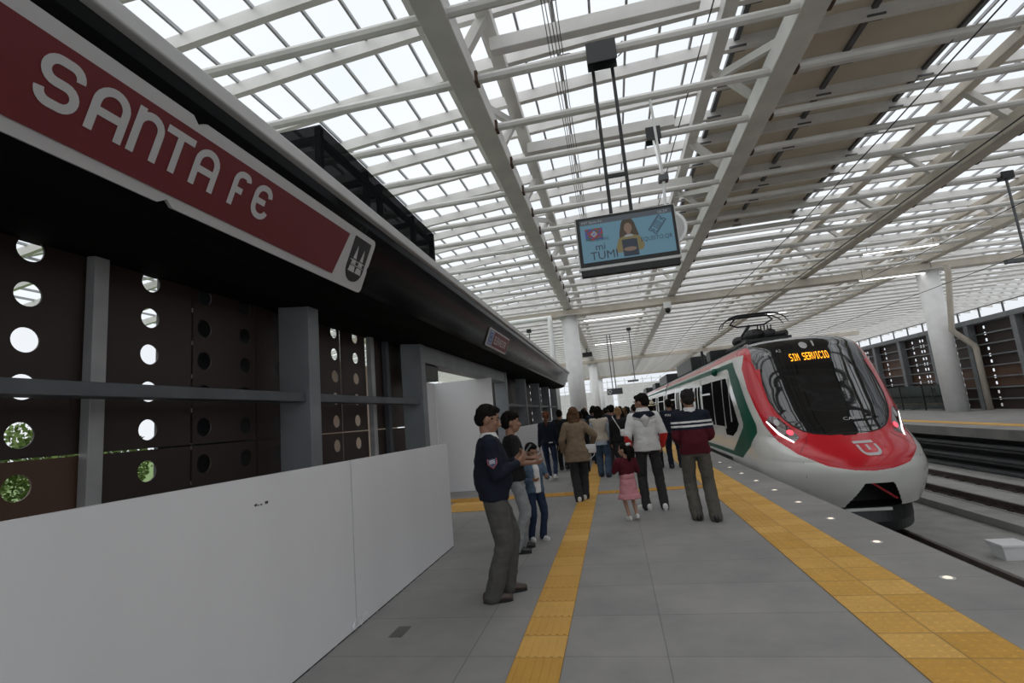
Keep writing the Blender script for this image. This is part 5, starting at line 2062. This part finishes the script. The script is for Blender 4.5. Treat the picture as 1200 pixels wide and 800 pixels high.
# ------------------------------------------------------------------ walkers in the middle distance
def bag(P, k, at, size, m_, strap, name='handbag'):
    mbb = MB()
    mbb.bbox(at[0] - size[0], at[0] + size[0], at[1] - size[1], at[1] + size[1], at[2] - size[2], at[2] + size[2], min(size) * .6)
    return mbb
def ex_tan(P, k, A, J, HP, hk, hrot, ln):
    pass
person('woman in tan coat and dark trousers with long brown hair, walking along the tactile path', (-.78, 9.50, 0), 4, H=1.70, build=1.02, belly=.02, head=1.1, female=True, feet=((.05, -.10, 0), (-.03, .13, .0)), toe=(4, 8),
       arms=(((-.10, .10, -.48), (-.6, -1, 0)), ((.14, .20, -.36), (.8, -.8, 0), None, (-.6, .2, .2), .5)), hair=('long', HAIR_BR), skin=SKIN_L, top=('coat', C_tan), bottom=('wide', C_char), shoes=L_white, fine=.011, seed=15)
hb = thing('shoulder_bag', 'silver shoulder bag with white strap hanging on the woman in the tan coat', 'bag', (-.54, 9.50, .93))
mbb = MB()
mbb.bbox(-.66, -.42, 9.42, 9.53, .84, 1.0, .03)
mbb.build('pouch', L_silver, hb)
mbb = MB()
mbb.bbox(-.655, -.425, 9.405, 9.42, .91, 1.0, .006)
mbb.build('flap', L_silver, hb)
mbb = MB()
mbb.tube([(-.64, 9.44, .99), (-.76, 9.44, 1.18), (-.88, 9.47, 1.36), (-.92, 9.58, 1.415), (-.90, 9.72, 1.36)], .010, n=6)
mbb.build('strap', L_white, hb)
mbb = MB()
mbb.tube([(-.62, 9.44, .86), (-.60, 9.42, .78), (-.54, 9.42, .74), (-.47, 9.43, .80), (-.44, 9.44, .88)], .008, n=6)
mbb.build('loop', L_silver, hb)
def ex_belt(P, k, A, J, HP, hk, hrot, ln):
    mbb = MB()
    mbb.bbox(.02 * k, .12 * k, -.155 * k, -.135 * k, .93 * k, .955 * k, .004)
    loc_part(mbb, 'back_tag', L_silver, P)
person('woman in dark navy top and jeans with an auburn ponytail, walking by the hoarding', (-1.72, 12.6, 0), 2, H=1.70, build=1.05, female=True, feet=((.05, .14, 0), (.02, -.22, .07)), toe=(4, 4),
       hair=('tail', HAIR_RD), top=('sweater', C_navy), bottom=('slim', C_ddenim), shoes=L_white, fine=.013, seed=17, extra=ex_belt)
person('man in black clothes walking between the auburn woman and the woman in tan', (-1.60, 14.6, 0), 0, H=1.72, feet=((0, .12, 0), (0, -.14, .04)), hair=('short', HAIRM), top=('jacket', C_black), bottom=('trousers', C_black), shoes=L_black, fine=.014, seed=18)
def ex_vest(P, k, A, J, HP, hk, hrot, ln):
    sc = Sculpt()
    for nm in 'LR':
        sh, el, wr, _ = A[nm]
        sc.limb([sh, (sh + el) / 2, el, wr], [.062 * k, .056 * k, .050 * k, .040 * k])
    sc.rings([(0, -.01 * k, .78 * k, .175 * k, .14 * k), (0, 0, .9 * k, .18 * k, .145 * k), (0, 0, 1.1 * k, .15 * k, .125 * k), (0, 0, 1.42 * k, .10 * k, .07 * k)])
    sc.fuse('shirt', C_lblue, P, .013, 2, fold=.008)
person('woman in cream vest over pale blue shirt and jeans, dark hair, ahead of the girl', (-.42, 12.6, 0), -4, H=1.70, build=1.12, female=True, feet=((.02, .10, 0), (.0, -.10, .02)), hair=('wavy', HAIRM), skin=SKIN_L, top=('vest', C_cream), bottom=('wide', C_denim), shoes=L_black, fine=.012, seed=20, extra=ex_vest)
person('woman in black jacket with blond tied-up hair, ahead of the white jacket man', (.06, 12.3, 0), -6, H=1.63, female=True, build=1.08, feet=((0, .08, 0), (0, -.10, .02)), hair=('bun', HAIR_BL), skin=SKIN_L, top=('jacket', C_black), bottom=('trousers', C_char), shoes=L_black, fine=.013, seed=21)
hb = thing('shoulder_bag', 'small white bag at the side of the woman with blond tied-up hair', 'bag', (.25, 12.05, 1.0))
MB().bbox(.06, .30, 12.0, 12.10, .96, 1.12, .035).build('pouch', L_white, hb)
MB().tube([(.08, 12.05, 1.1), (-.02, 12.06, 1.3), (-.08, 12.16, 1.42), (-.08, 12.3, 1.43)], .01, n=6).build('strap', L_white, hb)
def ex_guard(P, k, A, J, HP, hk, hrot, ln):
    mbb = MB()
    text_mesh('POLICIA', .075, lambda a, b: ln(V((-.14 + a * .95) * k, -.158 * k, (1.31 + b) * k)), mbb, bold=.002)
    loc_part(mbb, 'back_lettering', C_white, P)
person('guard in dark uniform with pale lettering on the back, standing beside the train', (1.36, 13.4, 0), 0, H=1.72, build=1.08, feet=((-.02, 0, 0), (.02, 0, 0)), hair=('short', HAIRM), top=('jacket', C_navy), bottom=('trousers', C_navy), shoes=L_black, fine=.013, seed=23, extra=ex_guard)
person('person in dark clothes under a pale straw hat, just past the white jacket man', (.92, 13.6, 0), 0, H=1.66, head=1.0, hair=('short', HAIRM), top=('jacket', C_black), bottom=('trousers', C_black), shoes=L_black, fine=.014, seed=24)
M_straw = mat('straw', (0.55, 0.47, 0.33), 0.8, var=.15, scale=30)
hat = thing('straw_hat', 'pale straw hat with a dark band worn by the person past the white jacket man', 'hat', (.92, 13.6, 1.60))
mbb = MB()
mbb.rings = None
n_ = 28
def hring(r1, r2, z, dz=0.0):
    return [V(.92 + r1 * math.cos(2 * math.pi * q / n_), 13.6 + r2 * math.sin(2 * math.pi * q / n_), z + dz * abs(math.cos(2 * math.pi * q / n_)) ** 2) for q in range(n_)]
mbb.loft([hring(.19, .21, 1.605, .03), hring(.105, .125, 1.60), hring(.10, .118, 1.69), hring(.07, .09, 1.715), hring(.03, .05, 1.70)])
mbb.build('crown', M_straw, hat)
MB().loft([hring(.19, .21, 1.60, .03), hring(.19, .21, 1.612, .03)]).build('brim', M_straw, hat)
MB().loft([hring(.108, .128, 1.612), hring(.106, .125, 1.645)]).build('band', C_black, hat)
def ex_pack(P, k, A, J, HP, hk, hrot, ln):
    pass
person('person in black jacket with pale print on the back, left of cream vest woman', (-.98, 13.9, 0), 0, H=1.62, hair=('short', HAIRM), top=('jacket', [C_black, C_lblue], lambda c: 1 if (c.y < -.10 and abs(c.x) < .09 and 1.2 < c.z < 1.32) else 0), bottom=('trousers', C_black), shoes=L_black, fine=.014, seed=26)
person('long haired person in black and grey hoodie beside the tan coat woman', (-1.05, 12.0, 0), 0, H=1.64, female=True, hair=('long', HAIRM), top=('jacket', [C_black, C_gcloth], lambda c: 1 if c.x > .12 else 0), bottom=('slim', C_black), shoes=L_black, fine=.014, seed=27)

# ------------------------------------------------------------------ the crowd further down the platform
def clone(src, loc, rz, s, label, group, swaps):
    r = src.copy()
    COL.objects.link(r)
    r.location = loc
    r.rotation_euler = (0, 0, R_(rz))
    r.scale = (s, s, s)
    r['label'] = label
    r['group'] = group
    for ch in list(src.children):
        c = ch.copy()
        COL.objects.link(c)
        c.parent = r
        base_ = ch.name.split('.')[0]
        if base_ in swaps:
            c.material_slots[0].link = 'OBJECT'
            c.material_slots[0].material = swaps[base_]
        for g in list(ch.children):
            d = g.copy()
            COL.objects.link(d)
            d.parent = c
    return r
pa = person('man in black jacket walking far ahead of the cream vest woman', (-.2, 17.0, 0), 0, H=1.72, group='far crowd', feet=((0, .12, 0), (0, -.12, .02)), hair=('short', HAIRM), top=('jacket', C_black), bottom=('trousers', C_char), shoes=L_black, fine=.016, seed=31)
pb = person('long haired woman in grey sweater in the crowd near the pillar', (-1.0, 17.6, 0), 0, H=1.62, group='far crowd', female=True, feet=((0, .10, 0), (0, -.10, .02)), hair=('long', HAIRM), top=('sweater', C_gcloth), bottom=('slim', C_black), shoes=L_black, fine=.016, seed=32)
pc_ = person('woman in dark green coat with tied hair amid the crowd', (.45, 18.4, 0), 0, H=1.63, group='far crowd', female=True, feet=((0, .10, 0), (0, -.10, .02)), hair=('tail', HAIRM), top=('coat', C_green), bottom=('slim', C_black), shoes=L_black, fine=.016, seed=33)
CL = {'black': C_black, 'navy': C_navy, 'grey': C_gcloth, 'white': C_white, 'brown': C_brownc, 'dark green': C_green, 'maroon': C_maroon, 'tan': C_tan, 'pale blue': C_lblue, 'charcoal': C_char}
crowd = [(pa, -.65, 15.6, 'navy', 'just behind the person with the pale back print'), (pb, .15, 15.4, 'black', 'right behind the blond woman'), (pa, .62, 16.2, 'black', 'between the white jacket man and the train'),
         (pc_, -1.35, 17.0, 'black', 'close to the fascia end'), (pa, -.35, 19.2, 'charcoal', 'in the centre of the crowd'), (pb, -.75, 20.0, 'brown', 'in the crowd before the large pillar'), (pa, .2, 20.4, 'navy', 'in the crowd under the far screen'),
         (pc_, .75, 20.6, 'grey', 'in the crowd nearer the train'), (pb, 1.15, 19.0, 'black', 'near the train doors'), (pa, -1.25, 21.2, 'black', 'in the crowd right beside the pillar'), (pc_, -.15, 22.4, 'maroon', 'deep in the crowd'),
         (pa, .5, 23.2, 'black', 'deep in the crowd toward the train'), (pb, -.6, 23.8, 'white', 'pale spot deep in the crowd'), (pa, 1.0, 24.5, 'charcoal', 'deep in the crowd by the train side'), (pc_, -1.0, 25.6, 'black', 'at the foot of the large pillar'),
         (pa, .1, 26.8, 'dark green', 'far down the platform'), (pb, .7, 28.4, 'navy', 'far down the platform nearer the train'), (pa, -.5, 29.5, 'black', 'far down the platform past the pillar'), (pc_, .3, 32.0, 'tan', 'one of the farthest walkers'),
         (pa, 1.1, 33.5, 'black', 'one of the farthest walkers, by the train'), (pb, -.4, 36.0, 'grey', 'one of the farthest walkers, past the pillar'), (pa, .5, 40.0, 'charcoal', 'farthest walker in the middle'), (pa, -2.75, 33.0, 'maroon', 'standing far behind the large pillar'), (pb, -1.2, 19.4, 'black', 'in the crowd along the fascia'),
         (pa, -.1, 14.4, 'navy', 'directly ahead of the blond woman'), (pa, -.75, 16.8, 'black', 'ahead of the person in the black and grey hoodie'), (pc_, .3, 17.2, 'charcoal', 'to the left of the straw hat'), (pa, -1.45, 18.6, 'charcoal', 'beside the fascia end and the pillar'),
         (pb, .95, 17.4, 'navy', 'in front of the second train door'), (pa, -.1, 18.2, 'brown', 'in the crowd centre, below the far sign'), (pa, -.9, 22.6, 'grey', 'in the crowd near the far pillars'), (pb, .3, 24.8, 'black', 'deep in the crowd, below the far sign'), (pa, -1.2, 28.5, 'brown', 'just past the large pillar'), (pc_, .9, 27.0, 'black', 'far down the platform next to the train')]
random.seed(21)
for i, (src, x, y, cname, where) in enumerate(crowd):
    who = {'hair': 'person'}
    kind_ = 'man in {} jacket' if src is pa else ('long haired woman in {} sweater' if src is pb else 'woman in {} coat with tied hair')
    clone(src, (x, y, 0), random.uniform(-14, 14), random.uniform(.95, 1.05), kind_.format(cname) + ' ' + where, 'far crowd', {'jacket': CL[cname], 'sweater': CL[cname], 'coat': CL[cname], 'trousers': random.choice([C_black, C_char, C_ddenim]), 'hair': random.choice([HAIRM, HAIRM, HAIRM, HAIR_BR])})
bpy.data.scenes.remove(_aside)
